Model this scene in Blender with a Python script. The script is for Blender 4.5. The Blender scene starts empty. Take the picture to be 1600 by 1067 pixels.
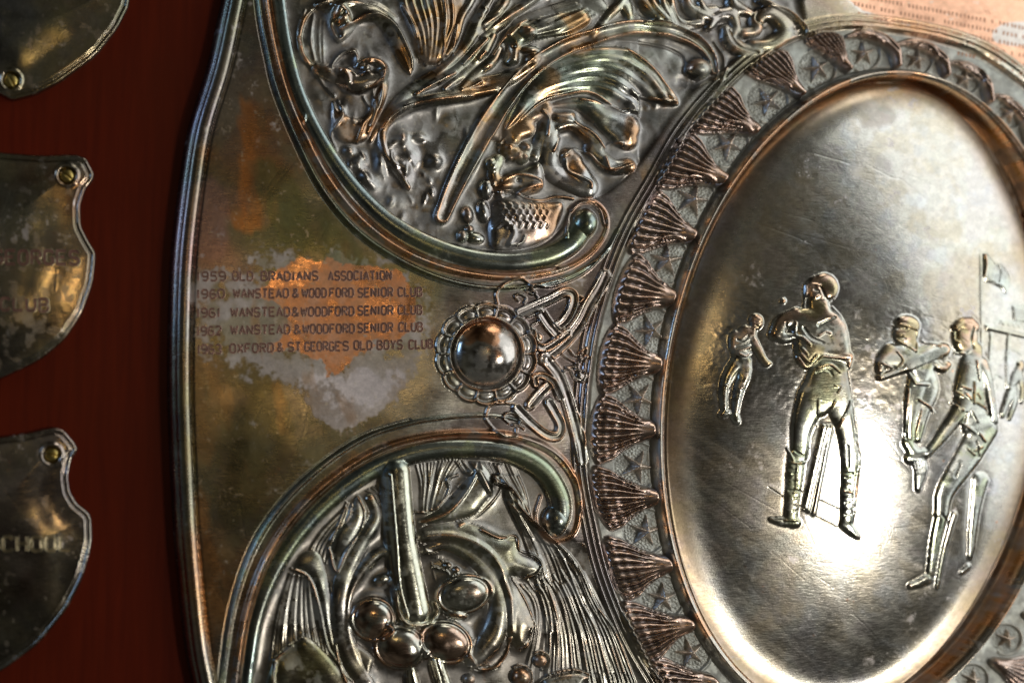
import bpy, math, random
import numpy as np
from mathutils import Vector, Matrix
WSC = 1.0
rng = np.random.default_rng(7)
random.seed(7)
C = bpy.context.scene.collection
sc = bpy.context.scene

# ------------------------------------------------------------------ camera, world, lamps, exposure
PX = 0.00012                      # one millimetre-scale unit of the relief (about an eighth of a millimetre)
YAW, PITCH, HALF = math.radians(22), math.radians(5), math.radians(21)
FPX = 800 / math.tan(HALF)
DIST = FPX * PX
def pl(x, y, h):                  # plate coordinates (right, up, proud of the board) to world: the board hangs upright
    return Vector((x, -h, y))
look = pl(math.sin(YAW) * math.cos(PITCH), math.sin(PITCH), -math.cos(YAW) * math.cos(PITCH))
cam_d = bpy.data.cameras.new('camera'); cam = bpy.data.objects.new('camera', cam_d); C.objects.link(cam)
cam.location = -look * DIST
cam.rotation_mode = 'QUATERNION'; cam.rotation_quaternion = look.to_track_quat('-Z', 'Y')
cam_d.sensor_width = 36; cam_d.lens = 18 / math.tan(HALF); cam_d.clip_start = 0.005; cam_d.clip_end = 50
cam_d.dof.use_dof = True; cam_d.dof.focus_distance = DIST * 1.01; cam_d.dof.aperture_fstop = 13.0
sc.camera = cam

w = bpy.data.worlds.new('World'); sc.world = w; w.use_nodes = True
nt = w.node_tree; nt.nodes.clear()
wo = nt.nodes.new('ShaderNodeOutputWorld'); bg = nt.nodes.new('ShaderNodeBackground')
tc = nt.nodes.new('ShaderNodeTexCoord'); nz = nt.nodes.new('ShaderNodeTexNoise'); cr = nt.nodes.new('ShaderNodeValToRGB')
nz.inputs['Scale'].default_value = 1.6; nz.inputs['Detail'].default_value = 1.5
cr.color_ramp.elements[0].position = 0.36; cr.color_ramp.elements[0].color = (0.035, 0.030, 0.022, 1)
cr.color_ramp.elements[1].position = 0.66; cr.color_ramp.elements[1].color = (0.34, 0.33, 0.28, 1)
nt.links.new(tc.outputs['Generated'], nz.inputs['Vector']); nt.links.new(nz.outputs['Fac'], cr.inputs['Fac'])
nt.links.new(cr.outputs['Color'], bg.inputs['Color']); bg.inputs['Strength'].default_value = 0.27
nt.links.new(bg.outputs[0], wo.inputs['Surface'])

def lamp(name, d, dist, sx, sy, power, col, aim=(0, 0, 0), roll=0):
    L = bpy.data.lights.new(name, 'AREA'); L.shape = 'RECTANGLE'; L.size = sx; L.size_y = sy
    L.energy = power; L.color = col
    o = bpy.data.objects.new(name, L); C.objects.link(o)
    p = pl(*d).normalized() * dist; o.location = p
    o.rotation_mode = 'QUATERNION'; o.rotation_quaternion = (pl(*aim) - p).to_track_quat('-Z', 'Y') @ __import__('mathutils').Quaternion((0, 0, 1), math.radians(roll))
    return o
lamp('key_lamp', (.645, -.20, .80), 1.05, .10, .10, 2.0, (1, .96, .89))
lamp('window_right', (.78, .26, .38), 0.90, .60, .95, 3.4, (.93, .97, 1), (.05, 0, 0), 30)
lamp('window_left', (-.93, .34, .25), 0.7, .12, .3, .6, (.35, .58, 1))
lamp('desk_lamp', (.075, .06, .588), 0.6, .014, .03, 0.035, (1, .68, .3))  # small unseen lamp, added to put a warm hot spot on the inscription
lamp('ceiling_lamp', (.43, .86, .26), 0.9, .35, .25, .8, (1, .95, .85))
sc.view_settings.view_transform = 'Standard'; sc.view_settings.look = 'None'
sc.view_settings.exposure = 0.15; sc.view_settings.gamma = 1

# ------------------------------------------------------------------ relief grid
STEP = 1.3
us = np.arange(-50, 1662, STEP); vs = np.arange(-50, 1120, STEP)
U, V = np.meshgrid(us, vs)
U = U.astype('f8'); V = V.astype('f8'); NV, NU = U.shape
right = look.cross(pl(0, 1, 0)).normalized(); up = right.cross(look).normalized()
def hit(u, v, h=0.0):             # the point of the plane h above the plate that the direction (u, v) reaches
    u = np.asarray(u, 'f8'); v = np.asarray(v, 'f8')
    d = [look[i] * FPX + right[i] * (u - 800) + up[i] * (533.5 - v) for i in range(3)]
    c = cam.location
    t = (-h * PX - c[1]) / d[1]
    return c[0] + d[0] * t, c[2] + d[2] * t, t * FPX / DIST      # x, y, local scale
H = np.zeros_like(U); LOW = np.zeros_like(U)
LAB = np.zeros(U.shape, 'i4'); labels = ['none']
def lab(name):
    labels.append(name); return len(labels) - 1

def Z(ox, oy, s, pts): return [(ox + p[0] / s, oy + p[1] / s) + tuple(p[2:]) for p in pts]
def c4(*p): return Z(400, 0, 3.5575, p)
def c5(*p): return Z(750, 0, 3.2, p)
def c6(*p): return Z(400, 200, 3.5575, p)
def c7(*p): return Z(700, 150, 3.5575, p)
def b2(*p): return Z(650, 400, 3.335, p)
def l3(*p): return Z(340, 640, 2.5, p)
def l4(*p): return Z(600, 700, 2.9075, p)
def a1(*p): return Z(450, 0, 7.115, p)
def a2(*p): return Z(620, 0, 6.468, p)
def a3(*p): return Z(960, 0, 4.706, p)
def g1(*p): return Z(380, 960, 7.273, p)
def k1(*p): return Z(500, 830, 4.5, p)
def h1(*p): return Z(1190, 420, 8.894, p)
def h2(*p): return Z(1190, 530, 6.669, p)
def h3(*p): return Z(1190, 680, 6.276, p)
def h4(*p): return Z(1110, 480, 5.616, p)
def h5(*p): return Z(1360, 480, 6.67, p)
def h6(*p): return Z(1390, 620, 6.67, p)
def h7(*p): return Z(1400, 760, 5.925, p)
def h8(*p): return Z(1500, 380, 3.56, p)

def spline(pts, n=6, closed=False):
    P = np.array([p[:2] for p in pts], 'f8'); m = len(P)
    if m < 3 and not closed: return P
    if closed: Q = np.vstack([P[-1], P, P[0], P[1]])
    else: Q = np.vstack([2 * P[0] - P[1], P, 2 * P[-1] - P[-2]])
    out = []
    for i in range(len(Q) - 3):
        p0, p1, p2, p3 = Q[i:i + 4]
        for k in range(n):
            t = k / n
            out.append(.5 * (2 * p1 + (p2 - p0) * t + (2 * p0 - 5 * p1 + 4 * p2 - p3) * t * t + (3 * p1 - p0 - 3 * p2 + p3) * t ** 3))
    if not closed: out.append(P[-1])
    return np.array(out)
def window(P, pad):
    i0 = max(0, int((P[:, 0].min() - pad - us[0]) / STEP)); i1 = min(NU, int((P[:, 0].max() + pad - us[0]) / STEP) + 2)
    j0 = max(0, int((P[:, 1].min() - pad - vs[0]) / STEP)); j1 = min(NV, int((P[:, 1].max() + pad - vs[0]) / STEP) + 2)
    if i1 <= i0 or j1 <= j0: return None
    return slice(j0, j1), slice(i0, i1)
def dist_to(P, wm, closed=False):
    """distance, arc parameter 0..1 and side of every grid point within wm of the curve P"""
    W = window(P, wm)
    if W is None: return None
    u = U[W]; v = V[W]; D = np.full(u.shape, 1e9); T = np.zeros(u.shape); S = np.ones(u.shape)
    Q = np.vstack([P, P[:1]]) if closed else P
    seg = np.hypot(*(Q[1:] - Q[:-1]).T); cum = np.concatenate([[0], np.cumsum(seg)]); tot = max(cum[-1], 1e-9)
    j00, i00 = W[0].start, W[1].start
    for k in range(len(Q) - 1):
        a = Q[k]; b = Q[k + 1]; w2 = window(np.array([a, b]), wm)
        if w2 is None: continue
        s = (slice(w2[0].start - j00, w2[0].stop - j00), slice(w2[1].start - i00, w2[1].stop - i00))
        uu = u[s]; vv = v[s]; d = b - a; L2 = d @ d + 1e-12
        t = np.clip(((uu - a[0]) * d[0] + (vv - a[1]) * d[1]) / L2, 0, 1)
        dx = uu - a[0] - t * d[0]; dy = vv - a[1] - t * d[1]; q = np.hypot(dx, dy)
        m = q < D[s]
        D[s] = np.where(m, q, D[s]); T[s] = np.where(m, (cum[k] + t * seg[k]) / tot, T[s])
        S[s] = np.where(m, np.sign(d[0] * dy - d[1] * dx), S[s])
    return W, D, T, S
def prof(x, kind):
    x = np.clip(x, 0, 1)
    if kind == 'round': return np.sqrt(np.maximum(1 - x * x, 0))
    if kind == 'pillow': return np.maximum(1 - x ** 2.6, 0) ** .6
    if kind == 'soft': return .5 + .5 * np.cos(np.pi * x)
    if kind == 'vee': return 1 - x
    if kind == 'flat': return 1 - np.clip((x - .6) / .4, 0, 1) ** 2
    if kind == 'chan': return np.where(x < .8, .35 + .65 * (x / .8) ** 3, 1 - ((x - .8) / .2) ** 2)     # hollow between two lips
def setlab(W, m, L, cut=None):
    if L: LAB[W] = np.where(m, L, LAB[W])
def stroke(pts, w, h, kind='soft', mode='add', base=None, L=0, n=6, closed=False, raw=False):
    P = np.asarray(pts)[:, :2] if raw else spline(pts, n, closed)
    ws = np.atleast_1d(np.array(w, 'f8')) * (WSC if (kind == 'round' and mode == 'max') else 1); hs = np.atleast_1d(np.array(h, 'f8'))
    r = dist_to(P, ws.max() + 2, closed)
    if r is None: return
    W, D, T, S = r
    ww = np.interp(T, np.linspace(0, 1, len(ws)), ws); hh = np.interp(T, np.linspace(0, 1, len(hs)), hs)
    p = prof(D / ww, kind) * (D < ww)
    if mode == 'add': H[W] += hh * p
    else:
        b = H[W] if base is None else (BASE[W] if base == 'B' else base)
        new = np.where(D < ww, b + hh * p, -1e9)
        k = 1.2
        old = H[W]; H[W] = np.where(D < ww, np.maximum(old, new) + k * np.exp(-np.abs(old - new) / k) * .5 * (p > .02), old)
    setlab(W, D < ww * .97, L)
def inside(P, W):
    u = U[W]; v = V[W]; c = np.zeros(u.shape, bool); m = len(P)
    for k in range(m):
        x1, y1 = P[k]; x2, y2 = P[(k + 1) % m]
        if y1 == y2: continue
        c ^= ((y1 > v) != (y2 > v)) & (u < (x2 - x1) * (v - y1) / (y2 - y1) + x1)
    return c
def pad(pts, h, edge, kind='round', mode='max', base=None, L=0, n=5, raw=False):
    P = np.asarray(pts, 'f8')[:, :2] if raw else spline(pts, n, True)
    r = dist_to(P, edge + 3, True)
    if r is None: return
    W, D, T, S = r
    c = inside(P, W); x = 1 - np.clip(D / edge, 0, 1)
    p = prof(x, kind) * c
    if mode == 'add': H[W] += h * p
    elif mode == 'set':
        b = H[W] if base is None else base
        H[W] = np.where(c, h * p + b, H[W])
    else:
        b = H[W] if base is None else (BASE[W] if base == 'B' else base)
        H[W] = np.where(c, np.maximum(H[W], b + h * p), H[W])
    setlab(W, c, L)
    return W, c, D
def bulb(cx, cy, rx, ry, h, ang=0, mode='max', base=None, L=0, kind='round'):
    R = max(rx, ry); W = window(np.array([[cx, cy]]), R + 3)
    if W is None: return
    a = math.radians(ang); du = U[W] - cx; dv = V[W] - cy
    x = (du * math.cos(a) + dv * math.sin(a)) / rx; y = (-du * math.sin(a) + dv * math.cos(a)) / ry
    r = np.hypot(x, y); p = prof(r, kind) * (r < 1)
    if mode == 'add': H[W] += h * p
    else:
        b = H[W] if base is None else (BASE[W] if base == 'B' else base)
        H[W] = np.where(r < 1, np.maximum(H[W], b + h * p), H[W])
    setlab(W, r < 1, L)
def fan(A, B, n, w, h, kind='soft', L=0, mode='add', jit=0., t0=0., t1=1.):
    PA = spline(A, 6); PB = spline(B, 6); m = 24
    def rs(P):
        s = np.concatenate([[0], np.cumsum(np.hypot(*(P[1:] - P[:-1]).T))]); q = np.linspace(0, s[-1], m)
        return np.stack([np.interp(q, s, P[:, 0]), np.interp(q, s, P[:, 1])], 1)
    PA = rs(PA); PB = rs(PB)
    for k in range(n):
        f = (k + .5) / n + jit * (random.random() - .5) / n
        i0 = int(m * (t0 * random.random() if jit else t0)); i1 = int(m * (1 - (1 - t1) * random.random())) if jit else m
        if i1 - i0 < 4: continue
        stroke((PA * (1 - f) + PB * f)[i0:i1], w, h * (1 + jit * (random.random() - .5)), kind, mode, None, L, raw=True)
def vnoise(scale, seed, ang=0., stretch=1.):
    g = np.random.default_rng(seed); a = math.radians(ang)
    x = (U * math.cos(a) + V * math.sin(a)) / (scale * stretch); y = (-U * math.sin(a) + V * math.cos(a)) / scale
    x = x - x.min(); y = y - y.min(); G = g.random((int(y.max()) + 3, int(x.max()) + 3)) * 2 - 1
    i = x.astype(int); j = y.astype(int); fx = x - i; fy = y - j
    fx = fx * fx * fx * (fx * (fx * 6 - 15) + 10); fy = fy * fy * fy * (fy * (fy * 6 - 15) + 10)
    return (G[j, i] * (1 - fx) + G[j, i + 1] * fx) * (1 - fy) + (G[j + 1, i] * (1 - fx) + G[j + 1, i + 1] * fx) * fy
def fbm(scale, seed, o=4, ang=0., stretch=1.):
    return sum(vnoise(scale / 2 ** k, seed + k * 31, ang + 17 * k * (stretch == 1), stretch) * .5 ** k for k in range(o))
def gblur(A, s):                  # s in photo pixels, three box passes
    r = max(1, int(s / STEP))
    for _ in range(3):
        for ax in (0, 1):
            q = np.concatenate([np.repeat(A.take([0], ax), r + 1, ax), A, np.repeat(A.take([-1], ax), r, ax)], ax)
            c = np.cumsum(q, ax)
            n = A.shape[ax]
            A = (c.take(range(2 * r + 1, 2 * r + 1 + n), ax) - c.take(range(0, n), ax)) / (2 * r + 1)
    return A
def smooth(x, a, b):
    t = np.clip((x - a) / (b - a), 0, 1); return t * t * (3 - 2 * t)
def region(pts, soft=2., n=5):    # soft mask of a polygon
    P = spline(pts, n, True); W = window(P, 5); m = np.zeros_like(U)
    if W: m[W] = inside(P, W)
    return gblur(m, soft) if soft else m

WOOD = -24.0
# ------------------------------------------------------------------ the main plate: outline and rim
def idx(name): return [i for i, n in enumerate(labels) if n == name]
idx_ = idx
L_PLATE = lab('plate'); L_RIM = lab('rim_moulding')
edge_pts = [(372, -90), (352, 0), (330, 100), (300, 200), (284, 300), (273, 400), (269, 500), (268, 600), (271, 700), (279, 850), (294, 1000), (306, 1067), (322, 1150)]
E = spline(edge_pts, 8); ex = np.interp(V, E[:, 1], E[:, 0])
slope = np.interp(V, E[:, 1], np.gradient(E[:, 0], E[:, 1])); de = (U - ex) / np.sqrt(1 + slope ** 2)
plate_m = de > -3
und = fbm(260, 3, 3) * 3.5 + fbm(70, 12, 2) * .22
rim = np.where(de < 7, WOOD - 2 + 22 * np.sqrt(np.clip(1 - ((7 - np.clip(de, -3, 7)) / 10) ** 2, 0, 1)), 0)
x = np.clip((de - 7) / 24, 0, 1)
rim2 = -2.5 + 8 * np.sqrt(np.clip(1 - (1 - 2 * np.clip((de - 7) / 22, 0, 1)) ** 2, 0, 1))
H = np.where(de < 7, rim, np.where(de < 29, rim2, -2.5 + 2.5 * smooth(de, 29, 36)))
H += -2.0 * np.exp(-((de - 30) / 2.5) ** 2)
H = H + np.where(de > 30, und * smooth(de, 30, 120), 0)
LAB[plate_m] = L_PLATE; LAB[(de > -3) & (de < 30)] = L_RIM
H = np.where(plate_m, H, WOOD - 8)
PLATE0 = H.copy()

# ------------------------------------------------------------------ medallion geometry: rim oval fitted to its line
rimpts = np.array([(1420, 117), (1330, 132), (1270, 160), (1180, 250), (1110, 340), (1070, 440), (1045, 560), (1038, 680), (1048, 800), (1075, 920), (1120, 1010), (1165, 1067), (1500, 140), (1560, 190), (1603, 250), (1600, 905), (1530, 1000), (1475, 1067)], 'f8')
RH = 20.0
th = YAW + np.arctan((rimpts[:, 0] - 800) / FPX)
fp = rimpts.copy(); fp[:, 0] -= np.tan(th) * RH * .55
x = (fp[:, 0] - 1330) / 300; y = (fp[:, 1] - 600) / 480
A = np.stack([x * x, x * y, y * y, x, y], 1); cf, *_ = np.linalg.lstsq(A, np.ones(len(x)), rcond=None)
xx = (U - 1330) / 300; yy = (V - 600) / 480
a, b, c, d, e = cf; M2 = np.array([[a, b / 2], [b / 2, c]]); ctr = np.linalg.solve(2 * M2, -np.array([d, e]))
k0 = 1 + ctr @ M2 @ ctr
qx = xx - ctr[0]; qy = yy - ctr[1]
q = np.sqrt(np.maximum((a * qx * qx + b * qx * qy + c * qy * qy) / k0, 1e-9))
gx, gy = np.gradient(q, STEP)[1], np.gradient(q, STEP)[0]
dr = (q - 1) / np.maximum(np.hypot(gx, gy), 1e-5)         # signed distance to the rim line, negative inside
print('medallion centre', 1330 + 300 * ctr[0], 600 + 480 * ctr[1])

# ------------------------------------------------------------------ shell border
L_GROUND = lab('border_ground'); L_BM = lab('border_moulding')
C1 = [(1660, 175), (1600, 130), (1540, 88), (1480, 64), (1400, 47), (1320, 42), (1250, 56), (1180, 95), (1120, 150), (1070, 210), (1030, 280), (990, 350), (960, 420), (935, 500), (922, 570), (915, 650), (915, 730), (930, 820), (950, 900), (985, 990), (1030, 1067), (1070, 1140)]
poly = [(p[0], p[1]) for p in C1] + [(1400, 1300), (1900, 1300), (1900, 300)]
border = region(poly, 0) > .5
bsoft = gblur(border.astype('f8'), 2)
# pebbled ground of the border
jit = np.random.default_rng(5).random((400, 400, 2)); cell = 5.2
ci = (U / cell).astype(int) + 12; cj = (V / cell).astype(int) + 12
F1 = np.full(U.shape, 9.); F2 = np.full(U.shape, 9.)
for di in (-1, 0, 1):
    for dj in (-1, 0, 1):
        px = (ci + di - 12 + jit[(cj + dj), (ci + di), 0]) * cell; py = (cj + dj - 12 + jit[(cj + dj), (ci + di), 1]) * cell
        dd = np.hypot(U - px, V - py); F2 = np.minimum(F2, np.maximum(F1, dd)); F1 = np.minimum(F1, dd)
peb = np.clip((F2 - F1) / 2.2, 0, 1); del F2
wire = C1
H = H * (1 - bsoft) + bsoft * (-5 + .3 * und + fbm(20, 41, 2) * .8)
LAB[border] = L_GROUND
BASE = H.copy()

def shell(ax, ay, c1, c2, hs, L):
    mx, my = (c1[0] + c2[0]) / 2, (c1[1] + c2[1]) / 2
    P = np.array([[ax, ay], c1, c2, (mx, my)]); W = window(P, 30); u = U[W] - ax; v = V[W] - ay
    e1 = np.array([mx - ax, my - ay]) * 1.07; Lr = np.hypot(*e1); e2 = np.array([c2[0] - c1[0], c2[1] - c1[1]]) / 2 * 1.24
    det = e1[0] * e2[1] - e1[1] * e2[0]
    r = (u * e2[1] - v * e2[0]) / det; s = (e1[0] * v - e1[1] * u) / det
    wr = np.interp(np.clip(r, 0, 1.3), [0, .12, .3, .5, .72, .9, 1.1], [.20, .27, .38, .58, .88, 1.0, .98])
    tip = np.sqrt(np.clip(1 - ((.1 - r) / .1).clip(0, 1) ** 2, 0, 1))
    x = s / (wr * np.maximum(tip, .05)); ra = np.clip(1.12 - .14 * np.abs(np.clip(x, -1, 1)) ** 2.2, .5, 2)
    m = (np.abs(x) < 1) & (r > 0) & (r < ra)
    rr = np.clip(r / ra, 0, 1)
    env = np.maximum(1 - x * x, 0) ** .55 * tip * (1 - .55 * rr ** .9) * np.sqrt(np.clip((1 - rr) / .07, 0, 1))
    rib = np.cos(x * math.pi * 8.5) * smooth(rr, .24, .5) * smooth(1 - np.abs(x), 0, .12) * smooth(1 - rr, 0, .1)
    band = np.cos(rr * 46 + np.random.default_rng(L).random() * 6) * smooth(rr, .45, .8) * smooth(1 - rr, 0, .08)
    h = hs * env + rib * hs * (.075 + .04 * random.random()) + band * hs * .012
    H[W] = np.where(m, np.maximum(H[W], BASE[W] - 1 + h), H[W]); setlab(W, m, L)
    # cord-like outline of the shell
SHELLS = [((1120, 1062), (1022, 1030), (1060, 1110), 15), ((1082, 972), (978, 948), (1012, 1032), 16), ((1053, 880), (953, 846), (980, 930), 17), ((1034, 776), (934, 736), (955, 820), 17),
          ((1029, 672), (944, 624), (937, 716), 17), ((1036, 571), (962, 514), (945, 607), 17), ((1057, 468), (995, 404), (966, 496), 17), ((1087, 371), (1030, 306), (990, 388), 16),
          ((1134, 285), (1079, 214), (1032, 286), 16), ((1184, 208), (1140, 140), (1086, 200), 15), ((1254, 152), (1226, 82), (1174, 112), 15), ((1325, 114), (1312, 56), (1264, 64), 15),
             
          ((1190, 1140), (1090, 1130), (1150, 1200), 14), ((1600, 962), (1660, 1000), (1652, 945), 10), ((1548, 1032), (1600, 1085), (1618, 1030), 10)]
STARS = [(1120, 1108, 25), (1080, 1019, 24), (1037, 934, 25), (1010, 830, 26), (998, 728, 27), (1000, 622, 27), (1019, 516, 27), (1043, 407, 27), (1084, 312, 27), (1138, 226, 25), (1201, 158, 24), (1278, 107, 22),
         (1351, 83, 20), (1434, 93, 18), (1508, 124, 18), (1578, 178, 17), (1632, 250, 16), (1575, 998, 17), (1522, 1062, 18), (1628, 925, 15)]
shell_ids = []; star_ids = []
for (sx, sy, R) in STARS:
    # small round field under each star, ringed by a thin wire
    W = window(np.array([[sx, sy]]), R * 1.5 + 3); r = np.hypot(U[W] - sx, V[W] - sy)
    Rf = R * 1.32
    H[W] += np.where(r < Rf, 1.5 * peb[W] * smooth(Rf - r, 0, 5) - 1.8, 0) + 2.6 * np.exp(-((r - Rf - 1.5) / 2.3) ** 2) * (U[W] > sx - 12)
BASE = H.copy()
for (sx, sy, R) in STARS:
    L = lab('star'); star_ids.append(L); R = R * 1.08
    W = window(np.array([[sx, sy]]), R + 3); du = U[W] - sx; dv = V[W] - sy; r = np.hypot(du, dv)
    a0 = math.atan2(562 - sy, 1330 - sx) + random.uniform(-.1, .1) + .55
    an = np.mod(np.arctan2(dv, du) - a0, 2 * math.pi / 5); de5 = np.abs(an - math.pi / 5); dl = math.pi / 5 - de5   # 0 at an arm, pi/5 between
    ri = .27 * R; Rb = (R * ri * math.sin(math.pi / 5)) / (ri * np.sin(math.pi / 5 - dl) + R * np.sin(dl) + 1e-6) if False else 1.0
    # straight edge from tip (R,0) to notch (ri at 36 deg)
    ri = .30 * R; x2, y2 = ri * math.cos(math.pi / 5), ri * math.sin(math.pi / 5)
    X = r * np.cos(dl); Y = r * np.sin(dl)
    Rb = (R * y2) / (np.maximum(np.cos(dl) * y2 + np.sin(dl) * (R - x2), 1e-6))
    f = 1 - r / Rb; m = f > 0; rdg = 1.8 * np.exp(-(Y / 1.5) ** 2) * np.clip(f * 4, 0, 1)
    H[W] = np.where(m, np.maximum(H[W], BASE[W] + .5 + 13 * (R / 27) * np.clip(f, 0, 1) + rdg), H[W]); setlab(W, m, L)
for (tx, ty), p1, p2, hs in SHELLS:
    L = lab('shell'); shell_ids.append(L); shell(tx, ty, p1, p2, hs * (1.55 + .25 * (random.random() - .5)), L)

for P_, w_ in (([(1402, 102), (1397, 80), (1379, 62), (1350, 53), (1326, 57)], [6.5, 9, 10.5, 9, 3]), ([(1478, 117), (1471, 94), (1452, 76), (1426, 67), (1404, 69)], [6, 8.5, 9.5, 8, 3]),
               ([(1546, 158), (1539, 132), (1522, 112), (1499, 99), (1482, 99)], [6, 8, 9, 7, 3]), ([(1608, 222), (1602, 192), (1586, 168), (1566, 152), (1550, 150)], [6, 8, 9, 7, 3])):
    L = lab('shell'); shell_ids.append(L); stroke(P_, w_, [15, 17, 14, 10, 6], 'round', 'max', 'B', L)
    for o_ in (-4, 0, 4): stroke([(x_ + o_ * .6, y_ + o_) for x_, y_ in P_[1:]], 1.8, -1.6, 'soft', 'add')
# border mouldings
for off, hh, ww in ((0, 6.5, 6), (-9, 4.5, 4.5), (-17, 2.5, 4)):
    P = spline(C1, 6); g = np.gradient(P, axis=0); nn = np.stack([g[:, 1], -g[:, 0]], 1) / np.hypot(*g.T)[:, None]
    stroke(P + nn * off * (1 if True else 1), ww, hh, 'soft', 'add', None, L_BM, raw=True)
stroke(spline(C1, 6) + np.array([5.5, 2]), 3.5, -3, 'soft', 'add', raw=True)

# ------------------------------------------------------------------ medallion
L_MR = lab('medallion_rim'); L_MF = lab('medallion_field')
m_all = dr < 14
# outward: 0..14 slope down to the border, rim crest at 0, inner wall, deep gap, then the domed dish
angR = np.clip((U - 1040) / 560, 0, 1)                      # the gap is wider on the far side
gapw = 2 + 26 * smooth(angR, .35, 1) * smooth(V, 60, 300)
edge_in = -6 - gapw                                         # dr where the dish begins
angW = .25 + .75 * smooth(U, 1030, 1330)
RHv = RH * (.35 + .65 * smooth(U, 1030, 1300))
prm = np.where(dr > 0, RHv - (RHv + 6) * smooth(dr, 0, 8), np.where(dr > -7, RHv - 3 * smooth(-dr, 0, 5), 0))
deep = -20.0
gp = smooth(-dr, 5, 7 + 10 * angR)
deep = deep * smooth(U, 1060, 1420)
prm = np.where(dr <= -5, (RHv - 3) * (1 - gp) + deep * gp, prm)
din = edge_in - dr                                          # distance inside the dish
dish = -9 * smooth(U, 1060, 1420) + (4 + 9 * smooth(U, 1060, 1420)) * np.sqrt(np.clip(1 - (1 - np.clip(din / 30, 0, 1)) ** 2, 0, 1)) + fbm(300, 3, 1) * 1.0 * smooth(din, 20, 60)
dish = dish + np.exp(-((din - 1.5) / 2.) ** 2) * 1.2
prm = np.where(din > 0, np.maximum(prm, dish * smooth(din, 0, 3) + deep * (1 - smooth(din, 0, 3))), prm)
prm = prm - 5 * np.exp(-((dr - 9) / 2.5) ** 2)
H = np.where(m_all, np.where(dr > 3, np.maximum(prm, H - 30 * smooth(13 - dr, 0, 10)), prm), H)
rim_lab = (dr < 8) & (din < 0)
LAB[rim_lab] = L_MR; LAB[din >= 0] = L_MF
DOME = 36.0
LOW = np.where(din > 0, DOME * (1 - np.clip(q, 0, 1) ** 2 * 1.0) - .015 * (U - 1330) - .05 * (V - 600), 0) * (1 - np.exp(-np.clip(din, 0, 400) / (22 - 4 * smooth(U, 1060, 1420))))
LOW += 0
BASE = H.copy()

# ---- figures in relief on the dish
def fig(name):
    L = lab(name); return L
def limb(pts, w, h, L, n=5): stroke(pts, w, h, 'round', 'max', 'B', L, n)
CREASES = []
def crease(pts, w, h, n=5): CREASES.append((pts, w, h, n))
fig_ids = []
# pavilion and flag
L = lab('pavilion')
pad(h8((126, 452), (130, 482), (240, 505), (400, 540), (400, 520), (250, 478)), 3.5, 3, L=L, n=1, base='B')
for x0 in (162, 258, 262):
    stroke(h8((x0, 505), (x0 - 8, 640), (x0 - 10, 800)), 2.5, 1.6, 'soft', 'max', 'B', L)
pad(h8((278, 345), (284, 430), (400, 450), (400, 350)), 3, 3, L=L, n=1, base='B')
for k in range(5): stroke(h8((180 + 30 * k, 445), (210 + 30 * k, 425 + 4 * k), (235 + 30 * k, 455 + 6 * k)), 2, 1, 'soft', 'max', 'B', L)
stroke(h8((280, 590), (305, 600), (335, 625)), 1.6, 1, 'soft', 'max', 'B', L)
stroke(h8((165, 760), (200, 735), (230, 750)), 1.6, .9, 'soft', 'max', 'B', L)
L = lab('flag')
stroke(h8((103, 60), (106, 300), (108, 620)), 1.8, 1.4, 'soft', 'max', 'B', L)
pad(h8((120, 48), (178, 108), (208, 112), (240, 150), (265, 195), (250, 285), (215, 252), (165, 225), (118, 198)), 4, 8, L=L, n=3, base='B')
crease(h8((185, 115), (205, 160), (195, 215)), 4, -2); crease(h8((125, 70), (132, 120), (122, 185)), 4, 2.5)
# far small figure
L = fig('person_far'); fig_ids.append(L)
limb(h8((325, 672), (326, 690)), 5.5, 5, L); limb(h8((318, 700), (290, 760), (275, 800)), [6, 7.5, 6], 5, L)
limb(h8((318, 715), (335, 800), (330, 880)), [4, 3.5, 3], 4, L)
limb(h8((280, 790), (255, 870), (225, 960)), [6, 5, 3], 4.5, L); limb(h8((285, 800), (290, 880), (262, 975)), [5.5, 5, 3], 4, L)
limb(h8((290, 740), (255, 830), (215, 950)), [3.2, 2.6, 2.0], 3.5, L)
crease(h8((275, 800), (300, 790)), 3, -1.5)
# bowler on the left
L = fig('person_bowler'); fig_ids.append(L)
limb(h4((240, 470), (150, 600), (105, 740), (110, 880)), [11, 9, 6.5, 4.5], 8, L)
limb(h4((290, 480), (285, 600), (235, 740), (205, 930)), [10, 9, 7, 4.5], 8.5, L)
limb(h4((110, 920), (85, 945)), [5, 4.5], 7, L); limb(h4((150, 925), (95, 950)), [3.6, 3.4], 6, L)
limb(h4((205, 960), (225, 1000)), [6.5, 5], 7, L)
limb(h4((305, 235), (265, 300), (250, 400)), [13, 15.5, 13], 11, L, 6)
limb(h4((290, 270), (205, 260), (185, 350)), [8, 8, 6], 9, L)
limb(h4((360, 290), (410, 380), (440, 440), (485, 500)), [7, 6.2, 5, 4], 10, L)
limb(h4((490, 488), (515, 492)), [3, 2], 7, L)
limb(h4((352, 200), (348, 240)), [6, 7], 9, L)
bulb(*h4((395, 135))[0], 9.5, 12, 13, 20, base='B', L=L); bulb(*h4((380, 105))[0], 9, 7, 13, -20, base='B', L=L)
crease(h4((230, 410), (290, 430), (340, 400)), 3.5, 4); crease(h4((215, 290), (260, 300), (310, 260)), 3, -2.6); crease(h4((205, 350), (260, 335), (330, 310)), 3, -2.4)
crease(h4((225, 385), (280, 370), (340, 345)), 2.6, 2.4); crease(h4((235, 555), (185, 620), (140, 720)), 3.4, -3.4); crease(h4((240, 560), (242, 640)), 2.4, 2)
crease(h4((95, 680), (130, 690)), 2.4, 2); crease(h4((270, 700), (215, 730)), 2.4, 2); crease(h4((380, 165), (400, 175)), 2.2, -3); crease(h4((370, 135), (430, 140)), 2.2, -2)
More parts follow.
